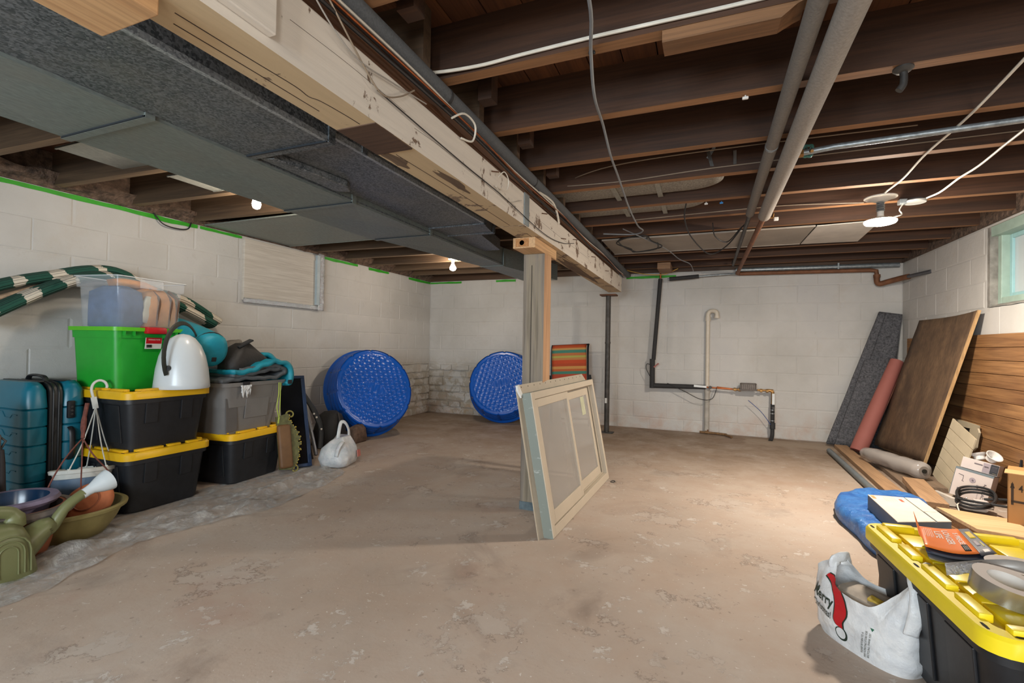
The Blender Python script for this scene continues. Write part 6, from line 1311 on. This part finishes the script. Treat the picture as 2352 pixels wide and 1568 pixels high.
MB().rbox((.0, -.02, .188), (.05, .03, .012), .004, 2, Rt(.1, .2, .3)).build('yellow_packet', simple('yellow_packet', '#b99a3a', .5, var=.3, sc=60), t)
def onbag(x, z, off=.0022):
    a = 2*pi-math.acos(max(-1, min(1, x/BX))); v = .5
    for it in range(40):                                            # point of the front surface with local x, height z
        v = max(.02, min(1, .5*v+.5*v*(z/max(.01, bagf(a/(2*pi), v).z)))); q = bagf(a/(2*pi), v); a += max(-.06, min(.06, (x-q.x)*2.2)); a = max(pi*1.001, min(2*pi*.999, a))
    u = a/(2*pi); p = bagf(u, v); e = .004; t1 = bagf(u+e, v)-p; t2 = bagf(u, min(1, v+e))-p; n = t1.cross(t2).normalized()
    c = Vector((0, 0, p.z))
    if n.dot(p-c) < 0: n = -n
    return p+n*off
M_ptxt = simple('print_dark_green', '#1f3026', .5); M_pred = simple('print_red', '#b3101c', .45, var=.08)
def bagtext(txt, size, x, z, ang, mat, sx=1, bold=True):
    tm = text_mb(txt, size, bold=bold, sx=sx); q = MB(); ca, sa = cos(ang), sin(ang)
    q.add([onbag(x+p[0]*ca-p[1]*sa, z+p[0]*sa+p[1]*ca, .0026) for p in tm.v], tm.f); q.build('printed_text', mat, t)
def bagpoly(pts, nm, mat, off=.0018):
    c = Vector((sum(p[0] for p in pts)/len(pts), sum(p[1] for p in pts)/len(pts))); q = MB()
    for i in range(len(pts)):
        a, b = pts[i], pts[(i+1) % len(pts)]
        q.add([onbag(a[0], a[1], off), onbag(b[0], b[1], off), onbag(c.x, c.y, off)], [(0, 1, 2)])
    q.build(nm, mat, t)
def bagstrip(left, right, nm, mat, off, grow=0):
    q = MB(); n = len(left); rows = []
    for l, r in zip(left, right):
        d = Vector((r[0]-l[0], r[1]-l[1])); L = d.length or 1; d = d/L*grow
        rows.append([onbag(l[0]-d.x+(r[0]-l[0]+2*d.x)*k/4, l[1]-d.y+(r[1]-l[1]+2*d.y)*k/4, off) for k in range(5)])
    q.add([p for r in rows for p in r], [(i*5+j, i*5+j+1, (i+1)*5+j+1, (i+1)*5+j) for i in range(n-1) for j in range(4)]); q.build(nm, mat, t, solid=.0006)
OX = .034
hl = [Vector((p.x+OX, p.y, 0)) for p in spl([(-.145, .200, 0), (-.118, .186, 0), (-.096, .168, 0), (-.084, .14, 0), (-.082, .115, 0), (-.086, .085, 0), (-.076, .066, 0)], 4)]; hr = [Vector((p.x+OX, p.y, 0)) for p in spl([(-.140, .208, 0), (-.100, .204, 0), (-.066, .184, 0), (-.046, .148, 0), (-.040, .115, 0), (-.056, .084, 0), (-.058, .062, 0)], 4)]
bagstrip(hl, hr, 'hat_outline', M_ptxt, .0014, .0045); bagstrip(hl, hr, 'red_hat', M_pred, .0026)
pp = [(-.064+OX+.022*cos(q), .042+.023*sin(q)) for q in [2*pi*k/20 for k in range(20)]]; bagpoly(pp, 'pompom_outline', M_ptxt, .0014)
bagpoly([(-.065+OX+.017*cos(q), .044+.018*sin(q)) for q in [2*pi*k/20 for k in range(20)]], 'pompom', simple('pompom_white', '#cfd0d0', .45), .0026)
bagtext('Merry', .052, -.104, .135, -.15, M_ptxt, .72); bagtext('Christmas!', .036, -.108, .090, -.15, simple('print_grey_green', '#4a4f4a', .5), .56)
for k, s in enumerate(('PLEASE RETURN TO A', 'PARTICIPATING STORE FOR', 'RECYCLING. THANK YOU')): bagtext(s, .009, .045+.010*k, .058, 1.45, M_ptxt, .8, False)
bagpoly([(.075+.007*cos(q), .115+.007*sin(q)) for q in [2*pi*k/3+.5 for k in range(3)]], 'green_mark', simple('recycle_green', '#2c6b4f', .5))
